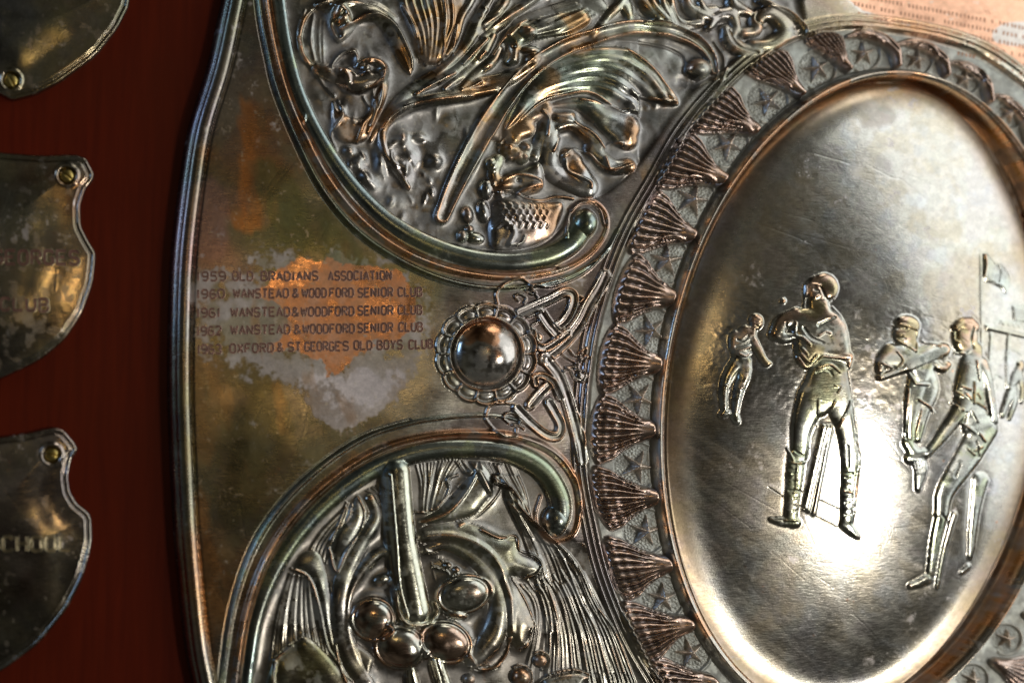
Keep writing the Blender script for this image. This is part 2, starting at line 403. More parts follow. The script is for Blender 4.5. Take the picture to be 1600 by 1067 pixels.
# the tall player seen from behind
L = fig('person_back'); fig_ids.append(L)
limb(h2((600, 430), (480, 700), (400, 950)) + h3((360, 190)), [22, 24, 19, 14, 13], 13, L)
limb(h2((690, 430), (800, 700), (870, 950)) + h3((850, 180)), [20, 21, 18, 14, 13.5], 13, L)
pad(h2((480, 330), (560, 220), (700, 190), (850, 230), (890, 380), (915, 600), (860, 760), (700, 745), (620, 800), (440, 800), (400, 580)), 14, 16, base='B', L=L)
limb(h3((335, 200), (310, 430), (290, 640), (275, 800)), [13, 12.5, 10.5, 9.5], 12, L)
limb(h3((860, 190), (850, 430), (835, 640), (820, 830)), [14, 13, 11.5, 9.5], 12, L)
limb(h3((280, 845), (180, 840), (75, 822)), [7.5, 6.5, 2.6], 9, L); limb(h3((295, 850), (320, 850)), [8.5, 8], 9, L)
limb(h3((810, 870), (870, 940), (925, 990)), [10, 7, 3.5], 9, L)
pad(h1((330, 660), (520, 560), (900, 560), (1060, 680), (1140, 820), (1185, 1060)) + h2((905, 190), (880, 270), (600, 215), (450, 310), (345, 200)) + h1((420, 900),), 19, 20, base='B', L=L, n=4)
limb(h1((460, 660), (260, 760), (180, 900)), [13, 13, 11], 15, L)
limb(h1((160, 920), (290, 960), (420, 940)), [9, 8.5, 7], 12, L)
limb(h1((780, 520), (790, 600)), [14, 17], 17, L)
limb(h1((700, 400), (720, 560)), [10, 12], 13, L)
bulb(*h1((760, 300))[0], 21, 23, 17, 10, base='B', L=L); bulb(*h1((840, 270))[0], 22, 22.5, 23, 0, base='B', L=L)
bulb(*h1((700, 360))[0], 12, 14, 18, 0, base='B', L=L)
limb(h2((400, -20), (520, 100), (680, 150), (880, 185)), [7, 8.5, 8, 7], 22, L)
limb(h2((890, 200), (880, 290)), [6, 3.5], 15, L)
crease(h1((580, 240), (580, 400), (570, 540)), 3.2, 5); crease(h1((590, 235), (680, 225), (760, 240)), 3, 4); crease(h1((760, 250), (850, 420), (960, 430)), 4, -3)
crease(h1((680, 400), (740, 380)), 3, 4); crease(h1((690, 300), (740, 310)), 3, -4); crease(h1((960, 540), (1080, 680), (1150, 860), (1180, 1060)), 3, 4.5)
crease(h1((430, 760), (430, 920), (520, 960), (620, 1060)), 3.4, 4); crease(h1((300, 760), (310, 840), (420, 900)), 3, -3.4); crease(h1((740, 790), (900, 720), (970, 680)), 4, -4)
crease(h1((540, 830), (640, 960), (800, 1030)), 4, -3.5); crease(h1((750, 930), (830, 880), (900, 900)), 4, 3)
crease(h2((390, 100), (440, 160)), 2.6, 4); crease(h2((345, 190), (450, 305), (590, 190)), 3, 5); crease(h2((380, 160), (460, 240), (540, 170)), 2.6, 4.5); crease(h2((600, 180), (720, 195), (830, 200)), 2.6, 4)
crease(h2((550, 300), (680, 270), (780, 350)), 3.4, 4); crease(h2((540, 350), (660, 330), (700, 380)), 3, -3); crease(h2((730, 490), (800, 490), (760, 560)), 2.4, 2.4)
crease(h2((680, 750), (730, 650)), 3, 4); crease(h2((560, 640), (560, 900)), 3, 2); crease(h2((900, 640), (840, 780), (770, 920)), 3.2, 4); crease(h2((870, 330), (920, 640), (970, 1000)), 2.6, 4.5)
crease(h3((320, 160), (400, 200), (440, 120)), 3.2, -4); crease(h3((260, 260), (330, 275), (410, 260)), 3, 4); crease(h3((250, 540), (370, 545)), 2.6, -4); crease(h3((330, 300), (310, 530)), 3, 2.4)
crease(h3((240, 130), (290, 250)), 3, 3.5); crease(h3((770, 370), (870, 370)), 3, -4); crease(h3((780, 540), (860, 560)), 2.6, 4); crease(h3((910, 60), (950, 230), (910, 500), (890, 780)), 2.6, 4)
crease(h3((820, 100), (830, 300)), 3, -2.5); crease(h3((210, 830), (330, 830)), 2.6, 3)
for k in range(7): crease(h3((290 + 8 * (k % 3), 380 + 60 * k), (330, 372 + 60 * k)), 2.2, 1.6 if k % 2 else -1.8)
for k in range(7): crease(h3((800, 420 + 60 * k), (850 - 6 * (k % 3), 412 + 60 * k)), 2.2, 1.6 if k % 2 else -1.8)
# fielder with the bat
L = fig('person_bat'); fig_ids.append(L)
limb(h5((480, 640), (470, 800), (430, 960)) + h6((190, 280), (195, 440)), [16, 17, 14, 8, 7], 9, L)
limb(h5((560, 700), (600, 850)) + h6((320, 160), (270, 440)), [13, 13, 9, 5], 8, L)
pad(h5((200, 400), (330, 400), (440, 440), (600, 380), (700, 420), (690, 520), (640, 640), (560, 800), (430, 800), (370, 680), (250, 640), (100, 640), (70, 560), (130, 460)), 11, 12, base='B', L=L)
limb(h5((180, 450), (90, 560), (70, 660)), [10, 8, 6], 11, L)
limb(h5((610, 560), (720, 640), (780, 600)), [8, 6.5, 5], 11, L)
limb(h5((400, 390), (400, 430)), [10, 12], 11, L)
bulb(*h5((345, 270))[0], 19, 23, 17, 8, base='B', L=L); bulb(*h5((360, 190))[0], 19, 15, 19, 12, base='B', L=L)
limb(h6((160, 480), (230, 580)), [8, 9], 12, L); limb(h6((270, 660), (300, 760), (270, 960)), [10, 8.5, 4], 10, L)
limb(h6((190, 640), (330, 590)), [9, 8], 13, L)
for k in range(5): crease(h6((215 + 28 * k, 650), (250 + 24 * k, 800)), 1.8, 2.4)
for p in (((215, 200), (300, 190), (440, 240)), ((240, 350), (330, 400), (430, 460)), ((240, 470), (300, 560), (240, 640)), ((90, 590), (200, 640)), ((430, 800), (570, 810)), ((460, 960), (620, 1060)), ((370, 690), (420, 780)), ((450, 380), (440, 460)), ((520, 360), (680, 410))):
    crease(h5(*p), 3, 4.2)
crease(h5((250, 235), (330, 225)), 3, -4); crease(h5((250, 300), (300, 290)), 2.6, 4); crease(h5((250, 330), (320, 330)), 2.6, -3); crease(h5((430, 250), (440, 330)), 2.6, -3)
crease(h6((170, -80), (140, 200), (130, 440)), 2.2, 2.6); crease(h6((300, 140), (240, 420)), 2.4, 2.8); crease(h6((265, 35), (360, 95), (440, 160)), 2.6, 3.2)
L = lab('bat')
stroke(h5((65, 735), (200, 690), (340, 640)), [3.5, 4.2, 5], 15, 'round', 'max', 'B', L); stroke(h5((350, 625), (520, 540), (730, 445)), [8, 10, 10.5], 17, 'flat', 'max', 'B', L)
for k in range(6): bulb(*h5((70 + k * 30, 738 - 10 * k))[0], 3, 4, 18, 20, base='B', L=L)
# player striding at the right
L = fig('person_right'); fig_ids.append(L)
limb(h7((760, -60), (720, 160), (690, 400), (670, 640)), [12, 8, 6.5, 4.5], 7, L); limb(h7((660, 740), (600, 790)), [4.5, 3.5], 7, L)
limb(h6((960, 330), (780, 640), (560, 980)) + h7((400, 250)), [21, 19, 15, 11], 14, L)
limb(h7((400, 270), (350, 480), (300, 790)), [9.5, 8, 5.5], 12, L)
limb(h7((270, 850), (190, 890), (110, 915)), [7, 6, 3.6], 10, L); limb(h7((520, 250), (420, 600), (360, 930)), [4, 3, 2.4], 7, L)
limb(h5((1030, 590), (1010, 760), (1010, 980)) + h6((900, 400)), [17, 23, 22, 19], 16, L)
limb(h5((1130, 590), (1190, 760), (1230, 1000)) + h6((1060, 250)), [10, 8, 7, 6], 15, L)
limb(h6((790, 40), (600, 300), (480, 460), (370, 590)), [16, 11, 8.5, 5], 19, L)
limb(h6((1010, 290), (880, 330), (780, 330)), [5, 6, 7], 18, L)
limb(h5((1060, 440), (1060, 570)), [11, 12], 14, L)
bulb(*h5((960, 320))[0], 20, 27, 17, 0, base='B', L=L); bulb(*h5((990, 200))[0], 18, 12, 20, 10, base='B', L=L)
limb(h5((850, 215), (920, 160), (1010, 160)), [4, 6, 8], 20, L)
crease(h5((850, 360), (880, 370)), 3, 4); crease(h5((860, 480), (950, 490)), 3, 4); crease(h5((860, 260), (860, 330)), 4, -5); crease(h5((1030, 220), (1000, 330), (1020, 430)), 3.4, -4)
for p in (((910, 830), (1000, 860)), ((850, 880), (920, 920)), ((1040, 780), (1030, 1000)), ((950, 900), (1000, 960)), ((1070, 900), (1100, 950)), ((1060, 560), (1090, 760))):
    crease(h5(*p), 3, 4.5)
for p in (((620, 60), (720, 140)), ((740, 290), (850, 370)), ((820, 150), (880, 260)), ((860, 60), (980, 130)), ((780, 540), (850, 600)), ((900, 380), (960, 460)), ((850, 560), (930, 520))):
    crease(h6(*p), 3, 4)
for p in (((640, 20), (700, 130)), ((760, 170), (740, 260)), ((870, 470), (900, 620)), ((700, 700), (650, 830))): crease(h6(*p), 3, -4)
crease(h7((400, 260), (460, 330)), 3, -4)
# stumps, ball, crease lines
stump_ids = []
for p in (((628, 905), None, (410, 715)), ((668, 905), None, (442, 742)), ((705, 905), None, (495, 770))):
    L = lab('stump'); stump_ids.append(L)
    A0 = h2(p[0])[0]; B0 = h3(p[2])[0]; stroke([A0, B0], 3.0, 8, 'round', 'max', 'B', L, n=1)
L = lab('ball'); bulb(1221.5, 470.5, 4.3, 4.3, 7, base='B', L=L)
for p in (((60, 510), (190, 595)), ((570, 640), (730, 712)), ((530, 800), (720, 895)), ((360, 690), (410, 720))): crease(h3(*p), 1.8, -2)
REL = np.maximum(H - BASE, 0) * (LAB != L_MF)
H = np.where(LAB != L_MF, BASE + (12 * (1 - np.exp(-REL / 12)) + REL * .06) * (.60 - .26 * smooth(V, 620, 700)), H)
SOFTM = smooth(U, 1040, 1080)
H = np.where((dr < -20), .3 * H + .7 * gblur(H, 2.4), H)
for cp_, cw_, ch_, cn_ in CREASES: stroke(cp_, cw_ * .85, ch_ * .5, 'soft', 'add', None, 0, cn_)
# halo of punch marks round the figures
fm = np.isin(LAB, fig_ids).astype('f8'); fb = gblur(fm, 5)
halo = fb * (1 - gblur(fm, 1.5)) * (LAB == L_MF)
H -= .6 * np.clip(halo * 2, 0, 1)
near = smooth(gblur(fm, 26), .04, .2) * (LAB == L_MF)
H += near * fbm(9, 90, 2) * .15 * (V < 640) + (LAB == L_MF) * fbm(14, 66, 2, 35, 5) * .015

# ------------------------------------------------------------------ upper panel
up_poly = [(430, -60), (436, 0), (445, 60), (458, 120), (482, 185), (515, 250), (565, 318), (630, 366), (700, 386), (800, 393), (850, 380), (884, 348), (905, 318), (950, 300), (1000, 252), (1062, 168), (1100, 128), (1150, 108), (1200, 80), (1250, 58), (1250, 0), (1235, -60)]
L_UP = lab('ornament_ground')
LP = lab('ornament_ground_lower')
mu = region(up_poly, 3, 4); mu0 = mu > .5
edge_fade = 1 - smooth(U, 980, 1060) * smooth(V, 120, 160)
free = (LAB == L_PLATE)
lump = fbm(26, 51, 3) ; worm = np.abs(fbm(30, 77, 2))
und_up = -7 + gblur(lump, 3) * 2.6 + 1.2 * np.clip(.5 - worm * 2.2, 0, 1)
wgt = mu * free
H = H * (1 - wgt) + wgt * (und_up * edge_fade - 2 * (1 - edge_fade))
LAB[mu0 & free] = L_UP
BASE = gblur(np.where(free, H, -5), 6) + 3.0

def leaf(name='leaf'):
    return lab(name)
R = 'round'; S_ = 'soft'
WSC = 1.32
# curled leaf at upper left
L = leaf('acanthus_leaf')
pad(a1((300, 40), (520, -20), (800, 20), (1000, 90), (1200, 250), (1330, 500), (1390, 700), (1370, 830), (1250, 700), (1100, 420), (960, 250), (800, 260), (700, 380), (560, 470), (470, 330), (430, 160)), 8, 18, base='B', L=L)
bulb(*a1((590, 190))[0], 15, 19, 22, -35, base='B', L=L)
stroke(a1((590, 330), (700, 270), (860, 190), (1010, 180), (1180, 290), (1290, 470), (1370, 640), (1395, 760)), [4, 5, 5, 4, 3], [9, 10, 10, 9, 7], S_, 'add')
stroke(a1((540, 100), (650, 40), (820, 20), (1000, 60), (1200, 200)), 8, 5, S_)
stroke(a1((600, 160), (520, 260), (570, 400)), 5, -7, S_); stroke(a1((480, 60), (590, 110), (650, 190)), 4, 6, S_)
L = leaf('acanthus_leaf')
stroke(a1((470, 0), (300, 80), (190, 210), (140, 400), (170, 600), (300, 740), (430, 770), (530, 680), (640, 580), (750, 560)), [4, 5, 5, 4], [7, 6, 6, 7], S_, 'add', None, L)
stroke(a1((320, 760), (450, 820), (600, 850), (750, 920), (860, 900), (960, 880), (1040, 830), (1050, 760), (970, 690), (850, 690), (780, 740)), [5, 9, 12, 13, 10, 7, 5, 4], [8, 13, 15, 15, 13, 10, 8], R, 'max', 'B', L)
stroke(a1((580, 790), (680, 810), (730, 850)), 3.5, 6, S_); stroke(a1((480, 760), (540, 640), (640, 570), (760, 590), (770, 700)), 4, 6, S_)
bulb(*a1((850, 770))[0], 8, 6, 14, 0, base='B', L=L); stroke(a1((830, 1010), (950, 960), (1050, 850), (1060, 780)), 3, 6, S_)
pad(a1((560, 650), (640, 590), (740, 620), (740, 700), (620, 760), (540, 740)), -5, 8, mode='add')
fan(a1((250, 120), (200, 400), (260, 650)), a1((420, 250), (420, 450), (420, 690)), 4, 3.5, 2.0, jit=.8)
stroke(a1((120, 420), (180, 640), (330, 840), (440, 980), (520, 1060)), 4, 4.5, S_); stroke(a1((200, 100), (120, 340), (150, 520)), 3, 4, S_)
# tail drops below
L = leaf('acanthus_leaf')
pad(c4((430, 560), (470, 620), (560, 660), (640, 600), (700, 440), (740, 470), (700, 620), (640, 740), (590, 790), (480, 790), (430, 720)), 7, 14, base='B', L=L)
for p in (((460, 560), (480, 640), (420, 740), (450, 830)), ((600, 540), (640, 620), (590, 700), (560, 790)), ((650, 500), (660, 620), (620, 740)), ((700, 400), (690, 560), (640, 700))): stroke(c4(*p), 4, 5, S_)
for cx, cy, rx, ry, an in ((520, 840, 11, 9, 20), (570, 900, 12, 17, 30), (690, 900, 9, 26, -12), (600, 980, 9, 16, -20), (780, 900, 13, 14, 0), (860, 870, 16, 18, 0), (830, 960, 12, 20, -20), (640, 1010, 12, 20, -30), (820, 780, 16, 19, 20), (755, 800, 12, 22, 30), (910, 760, 14, 10, 0), (1000, 900, 14, 12, 0)):
    bulb(*c4((cx, cy))[0], rx * 1.45, ry * 1.4, 9, an, mode='add', L=0, kind='soft')
for k in range(46):
    cx, cy = random.uniform(545, 800), random.uniform(170, 380)
    if cy > 235 + (cx - 545) * .75 + 60 or cx > 690 + (345 - cy) * .55: continue
    bulb(cx, cy, random.uniform(5, 9), random.uniform(10, 22), random.uniform(2, 5), random.uniform(-40, 20), mode='add', kind='soft')
for k in range(16):
    cx, cy = random.uniform(470, 600), random.uniform(60, 220)
    bulb(cx, cy, random.uniform(6, 12), random.uniform(12, 26), random.uniform(2.5, 5), random.uniform(-40, 20), mode='add', kind='soft')
# stem that divides the panel, running up to the mask
L = leaf('acanthus_stem')
stroke(c4((850, 1040), (800, 970), (730, 880), (700, 780), (720, 690), (790, 620), (900, 570), (1060, 540), (1200, 520), (1330, 500)), [3, 4, 4.5, 6, 8, 8, 8, 7, 5], [7, 7, 7, 9, 12, 12, 12, 12, 10], R, 'max', 'B', L)
stroke(c4((700, 720), (760, 640), (860, 590), (1010, 560), (1200, 540)), 3, 6, S_)
stroke(c4((640, 780), (680, 700), (780, 580), (900, 480), (1050, 380), (1160, 280)), [3, 6, 8, 7, 4], [4, 7, 8, 8, 5], R, 'max', 'B', L)
# feather like leaves fanning out at the top
L = leaf('plume_leaf')
pad(a2((40, 20), (140, 330), (200, 560), (380, 650), (560, 480), (640, 200), (640, -200), (0, -200)), 5, 30, base='B', L=L)
fan(a2((30, -150), (60, 60), (190, 370), (240, 620)), a2((560, -200), (600, 200), (520, 420), (440, 640)), 8, 4.5, 4.0, L=L, jit=.4)
L = leaf('plume_leaf')
for P, ww, hh in ((((400, 760), (620, 560), (760, 380), (830, 200), (890, 100)), 7, 9), (((180, 960), (360, 840), (560, 740), (700, 620), (800, 500), (900, 400)), 8, 10), (((480, 900), (700, 720), (850, 560), (980, 360)), 9, 9),
              (((640, 900), (800, 740), (960, 620), (1040, 500)), 9, 10), (((560, 920), (820, 830), (1040, 800), (1300, 700)), 9, 9), (((700, 950), (950, 900), (1180, 800), (1400, 650)), 8, 9),
              (((500, 560), (590, 400), (650, 180), (760, 0), (860, -200)), 6, 7), (((640, 500), (760, 300), (900, 50), (1000, -120)), 8, 7), (((720, 420), (900, 250), (1060, 60), (1180, -120)), 8, 7), (((860, 380), (1040, 260), (1200, 120), (1423, -30)), 8, 8), (((300, 640), (330, 400), (320, 100), (300, -150)), 6, 5)):
    stroke(a2(*P), [3, ww * .8, ww * .8, ww * .5], hh, R, 'max', 'B', L, n=5)
for P in (((190, 960), (400, 840), (580, 750)), ((660, 660), (780, 530), (900, 410)), ((640, 920), (760, 880), (850, 830)), ((820, 600), (880, 540)), ((460, 0), (480, 200), (460, 600)), ((60, 60), (150, 240), (190, 380)), ((560, 560), (600, 260))):
    stroke(a2(*P), 3, 5, S_)
# the pierced mask
L = leaf('grotesque_mask')
pad(a2((1000, 500), (1060, 380), (1140, 290), (1260, 220), (1460, 170), (1700, 130), (1900, 100), (1960, 240), (1750, 370), (1500, 400), (1300, 460), (1240, 520), (1230, 640), (1160, 670), (1100, 640), (1130, 520), (1090, 430)), 13, 16, base='B', L=L)
bulb(*a2((1300, 340))[0], 17, 13, 20, 0, base='B', L=L); bulb(*a2((1340, 510))[0], 18, 6, 12, 3, base='B', L=L); bulb(*a2((1380, 600))[0], 14, 9, 11, 0, base='B', L=L)
bulb(*a2((1095, 540))[0], 5, 15, -12, 12, mode='add', kind='soft'); bulb(*a2((1175, 480))[0], 3.5, 4.5, -9, mode='add', kind='soft'); bulb(*a2((1340, 250))[0], 22, 8, -6, mode='add', kind='soft')
bulb(*a2((900, 680))[0], 15, 8, 12, -25, base='B', L=L)
stroke(a2((960, 560), (1060, 420), (1150, 290), (1300, 210)), 3, 5, S_); stroke(c5((140, 180), (240, 90), (380, 40)), 4, 5, S_); stroke(c5((560, 180), (640, 80), (700, 20), (740, -60)), [5, 6, 5], 8, R, 'max', 'B', L)
pad(c5((160, 120), (260, 60), (430, 0), (560, -40), (640, 40), (560, 150), (420, 220), (250, 230)), 5, 20, base='B')
fan(c5((170, 130), (300, 60), (460, 10)), c5((300, 210), (440, 190), (600, 90)), 5, 4, 2.2, jit=.5)
fan(c5((0, 60), (120, 20), (260, -40)), c5((30, 160), (200, 60), (380, -30)), 4, 6, 3.5, jit=.5)
# the long channelled band that ends in a scroll
L = leaf('scroll_leaf')
band = c5((-190, 1080), (-110, 900), (0, 690), (120, 500), (260, 340), (420, 240), (560, 190), (700, 150), (840, 140), (960, 160), (1080, 210), (1150, 280), (1170, 360))
stroke(band, [12, 15, 17, 17, 15, 14, 14, 13, 12, 11, 9, 5], [10, 11, 12, 12, 12, 13, 15, 15, 15, 15, 13], 'chan', 'max', 'B', L)
stroke(c5((-150, 1060), (-60, 880), (60, 640), (180, 470), (330, 330), (460, 250)), 3.2, 3, S_)
bulb(*c5((1095, 345))[0], 19, 17, 17, 0, base='B', L=L)
stroke(c5((820, 115), (960, 125), (1090, 180), (1170, 260), (1185, 370)), [3, 4, 4, 3], 7, S_); stroke(c5((1180, 210), (1230, 290), (1215, 380), (1160, 470), (1080, 560), (980, 700)), [3, 4, 3, 3], 5, S_)
stroke(c5((690, 200), (860, 215), (1000, 260), (1030, 310), (1030, 360), (1090, 400)), 3.4, -5, S_)
# broad fan leaf
L = leaf('fan_leaf')
pad(c5((250, 400), (400, 290), (560, 240), (740, 240), (860, 330), (940, 430), (985, 520), (890, 510), (800, 480), (790, 560), (700, 540), (640, 520), (540, 470), (400, 490), (280, 540), (180, 620), (120, 640)), 11, 26, base='B', L=L)
fan(c5((60, 680), (250, 400), (480, 260), (720, 230), (900, 340), (985, 510)), c5((120, 690), (260, 530), (420, 470), (560, 460), (680, 510), (780, 540)), 5, 8, 2.6, L=L)
for P, hh in ((((100, 720), (280, 530), (420, 480), (540, 465), (640, 520), (700, 550), (790, 560)), 8), (((790, 480), (880, 505), (985, 520)), 8), (((745, 460), (790, 500), (800, 580)), 6), (((740, 250), (860, 350), (980, 500)), 4)):
    stroke(c5(*P), 3.6, hh, S_)
L = leaf('acanthus_leaf')
pad(c5((330, 540), (420, 495), (540, 490), (640, 540), (780, 580), (800, 660), (740, 720), (680, 660), (560, 610), (500, 560), (430, 545)), 9, 16, base='B', L=L)
pad(c5((380, 570), (470, 560), (490, 610), (560, 650), (620, 720), (600, 760), (540, 700), (430, 620), (390, 620)), 10, 10, base='B', L=L)
for P, ww, hh in ((((170, 690), (230, 600), (300, 560), (330, 540)), 9, 9), (((160, 670), (230, 640)), 12, 9), (((340, 560), (320, 620), (290, 720), (270, 780)), 7, 7), (((380, 590), (450, 600)), 7, 10), (((390, 640), (460, 630), (520, 680), (600, 740)), 6, 10),
              (((350, 640), (340, 780), (370, 860), (480, 920), (540, 940)), 12, 8), (((560, 740), (660, 830), (740, 830)), 9, 9), (((440, 790), (520, 900), (545, 930)), 12, 9), (((620, 600), (700, 680), (740, 700)), 12, 7), (((130, 750), (170, 770)), 9, 8), (((90, 800), (70, 860), (90, 930)), 8, 7), (((230, 740), (210, 790)), 8, 7)):
    stroke(c5(*P), ww, hh, R, 'max', 'B', L)
for P in (((470, 615), (560, 670), (620, 740), (650, 720), (710, 720)), ((410, 780), (470, 745), (540, 770), (600, 830), (660, 850), (750, 825)), ((640, 850), (620, 790)), ((400, 690), (360, 760)), ((500, 500), (600, 520), (720, 560), (790, 565)), ((310, 560), (340, 600), (330, 680)), ((420, 800), (440, 860), (540, 910), (550, 940))):
    stroke(c5(*P), 3.2, 5.5, S_)
bulb(*c5((470, 800))[0], 14, 12, 10, 20, base='B', L=L)
for k in range(26):
    cx = random.uniform(60, 240); cy = random.uniform(700, 1000); bulb(*c5((cx, cy))[0], random.uniform(4, 9), random.uniform(5, 12), random.uniform(3, 6), random.uniform(0, 180), mode='add', kind='soft')
# small bird head and scaly body above the scroll end
L = leaf('scaly_beast')
pad(c7((270, 490), (330, 430), (430, 400), (500, 370), (530, 440), (520, 520), (440, 550), (360, 530), (290, 530)), 12, 14, base='B', L=L)
stroke(c7((275, 540), (360, 535), (440, 570), (520, 580), (600, 560), (700, 570)), 3.5, 8, S_, 'add', None, L); bulb(*c7((385, 475))[0], 6, 5, -6, mode='add', kind='soft')
stroke(c7((300, 470), (380, 440), (500, 470), (520, 510)), 3, 5, S_); stroke(c7((390, 545), (450, 510), (510, 500)), 6, 6, S_)
pad(c7((250, 600), (340, 560), (450, 590), (560, 590), (640, 600), (620, 700), (560, 790), (400, 850), (250, 850), (230, 740)), 11, 26, base='B', L=L)
for i in range(7):
    for j in range(4):
        x0 = 300 + i * 38 + (j % 2) * 18; y0 = 610 + j * 34
        stroke(c7((x0 - 10, y0 - 14), (x0 + 6, y0), (x0 - 4, y0 + 22)), 3.2, 2.2, S_)
stroke(c7((250, 740), (310, 700), (360, 760), (330, 830)), 6, 3, S_); stroke(c7((340, 830), (400, 820), (420, 780)), 3, 5, S_); bulb(*c7((155, 790))[0], 15, 9, 8, 5, base='B', L=L)
for cx, cy, rx, ry in ((80, 780, 8, 10), (110, 660, 9, 14), (200, 640, 10, 18), (215, 520, 10, 16), (240, 380, 10, 12), (120, 740, 7, 6)): bulb(*c7((cx, cy))[0], rx, ry, 9, -8, base='B')
# soft curls at the top right of the panel
L = leaf('acanthus_leaf')
for P, ww, hh in ((((420, 0), (440, 120), (520, 180), (640, 170)), 8, 7), (((640, 20), (680, 80), (760, 60)), 7, 6), (((700, 200), (760, 120), (860, 100), (900, 190), (880, 250)), 9, 7), (((820, 210), (850, 300), (960, 370), (1050, 390)), 10, 8),
              (((960, 240), (1040, 220), (1060, 130), (1150, 100), (1230, 170), (1240, 260), (1150, 330), (1020, 330)), 11, 8), (((1080, 0), (1200, 70), (1300, 130), (1370, 200), (1400, 260)), 7, 8), (((1150, 60), (1260, 150), (1300, 260)), 7, 6), (((520, -20), (560, 60), (640, 110), (720, 130)), 8, 7), (((860, -40), (900, 40), (1000, 90)), 9, 6), (((160, -60), (240, 60), (330, 150)), 7, 8), (((240, -60), (300, 60), (400, 170)), 6, 9), (((340, -60), (370, 60), (430, 170)), 6, 8), (((60, -40), (90, 60), (110, 120)), 9, 6)):
    stroke(a3(*P), [ww * .6, ww, ww * .6], hh * 1.1, R, 'max', 'B', L)
for P in (((1060, 80), (1040, 150), (1110, 200)), ((830, 220), (900, 340), (1040, 395)), ((700, 230), (820, 170)), ((430, 60), (480, 170), (600, 200))): stroke(a3(*P), 3, -4, S_)
for P in (((1060, 0), (1180, 40), (1300, 100), (1390, 200), (1400, 250)), ((160, 110), (260, 150), (400, 190))): stroke(a3(*P), 3.4, 5, S_)

FB = gblur(H, 8); gm = (LAB == L_UP) & (U < 1000); H = np.where(gm, H + .45 * np.maximum(FB + .8 - H, 0), H)
mb = gblur(((LAB == L_UP) | (mu > .5)).astype('f8'), 3) * .55; H = H * (1 - mb) + mb * gblur(H, 2.6)
WSC = 1.0
# ---- the C shaped frame bands
L_CB = lab('scroll_band')
inner = [(430, -60), (440, 20), (450, 80), (468, 145), (498, 210), (540, 275), (592, 332), (650, 372), (720, 400), (790, 410), (850, 402), (890, 382), (912, 352)]
outer = [(408, -60), (418, 20), (430, 85), (448, 150), (476, 215), (515, 285), (568, 348), (635, 396), (710, 424), (790, 434), (865, 425), (915, 402), (943, 370), (948, 340), (932, 318), (908, 316), (893, 328)]
stroke(inner, [9, 9, 10, 12, 15, 17, 18], [4, 4, 5, 7, 10, 13, 14], R, 'max', -3.0, L_CB)
bulb(914, 350, 19, 24, 20, 10, base=-3.0, L=L_CB)
L_CE = lab('scroll_edge')
stroke(outer, [6, 7, 8, 8, 7, 6, 4, 4], [8, 9, 9, 8, 7, 6, 5, 5], S_, 'add', None, L_CE)
out2 = [(398, -60), (408, 30), (420, 90), (432, 140), (462, 215), (500, 290), (552, 355), (620, 404), (690, 436), (760, 450), (830, 447), (890, 432), (940, 400), (965, 360)]
stroke(out2, [4, 4, 5, 5, 4], [3, 4, 6, 5, 3], S_, 'add', None, L_CB)
stroke([(p[0] - 5, p[1] + 3) for p in out2[:-3]], 3, -2.5, S_)
stroke([(p[0] + 6, p[1] - 6) for p in outer[:11]], 3, -3.5, S_)
stroke(c7((650, 790), (680, 650), (760, 590), (840, 630), (870, 720)), 3, 3, S_)
L_CB2 = lab('scroll_band')
# lower panel
low_poly = [(395, 1120), (398, 1040), (412, 960), (445, 885), (490, 822), (545, 770), (610, 730), (680, 714), (750, 712), (810, 722), (850, 750), (868, 800), (895, 845), (915, 850), (932, 900), (955, 960), (985, 1020), (1020, 1080), (1050, 1130)]
ml = region(low_poly, 3, 4); ml0 = ml > .5; free = (LAB == L_PLATE); wl = ml * free
fade = 1 - smooth(U, 820, 960)
H = H * (1 - wl) + wl * (-7 * fade + fbm(40, 8, 2) * 1.5)
LAB[ml0 & free] = LP
BASE = gblur(np.where(free, H, -5), 6) + 1.5
WSC = 1.15
# smooth leaves
L = leaf('acanthus_leaf')
pad(l4((150, 380), (230, 340), (400, 340), (540, 400), (610, 410), (620, 470), (700, 510), (710, 560), (660, 590), (580, 590), (640, 680), (680, 790), (660, 850), (650, 900), (600, 910), (560, 850), (520, 700), (450, 560), (360, 480), (250, 440), (170, 430)), 11, 26, base='B', L=L)
for P in (((440, 370), (520, 405), (600, 400), (615, 460), (690, 490), (715, 530), (690, 570), (640, 588)), ((585, 590), (640, 680), (684, 790), (665, 830), (660, 880), (620, 912))): stroke(l4(*P), 3.4, 7, S_)
stroke(l4((180, 400), (330, 400), (480, 480), (560, 640), (570, 830)), 10, 3.5, S_)
L = leaf('acanthus_leaf')
pad(l4((160, 330), (240, 280), (320, 200), (410, 100), (440, 60), (490, 110), (500, 190), (450, 260), (400, 310), (250, 350)), 9, 20, base='B', L=L)
stroke(l4((150, 290), (210, 290), (270, 240), (300, 180), (290, 140), (340, 120)), [3, 4, 4, 4], 7, S_); stroke(l4((170, 340), (300, 280), (400, 150), (420, 70)), 4, 4, S_)
stroke(l4((430, 110), (470, 180), (490, 210)), 6, 5, S_); stroke(l4((520, 80), (540, 180), (440, 300), (340, 350)), 4, 4, S_)
L = leaf('acanthus_leaf')
pad(l3((300, 620), (360, 660), (400, 780), (440, 930), (470, 1000), (440, 980), (350, 890), (230, 960), (210, 1020), (220, 1200), (520, 1200), (480, 1000), (450, 850), (440, 700), (400, 560), (330, 560)), 6, 22, base='B', L=L)
pad(g1((330, 560), (440, 440), (560, 350), (640, 270), (740, 260), (860, 360), (980, 480), (1100, 620), (1250, 900), (330, 900)), 8, 22, base='B', L=L)
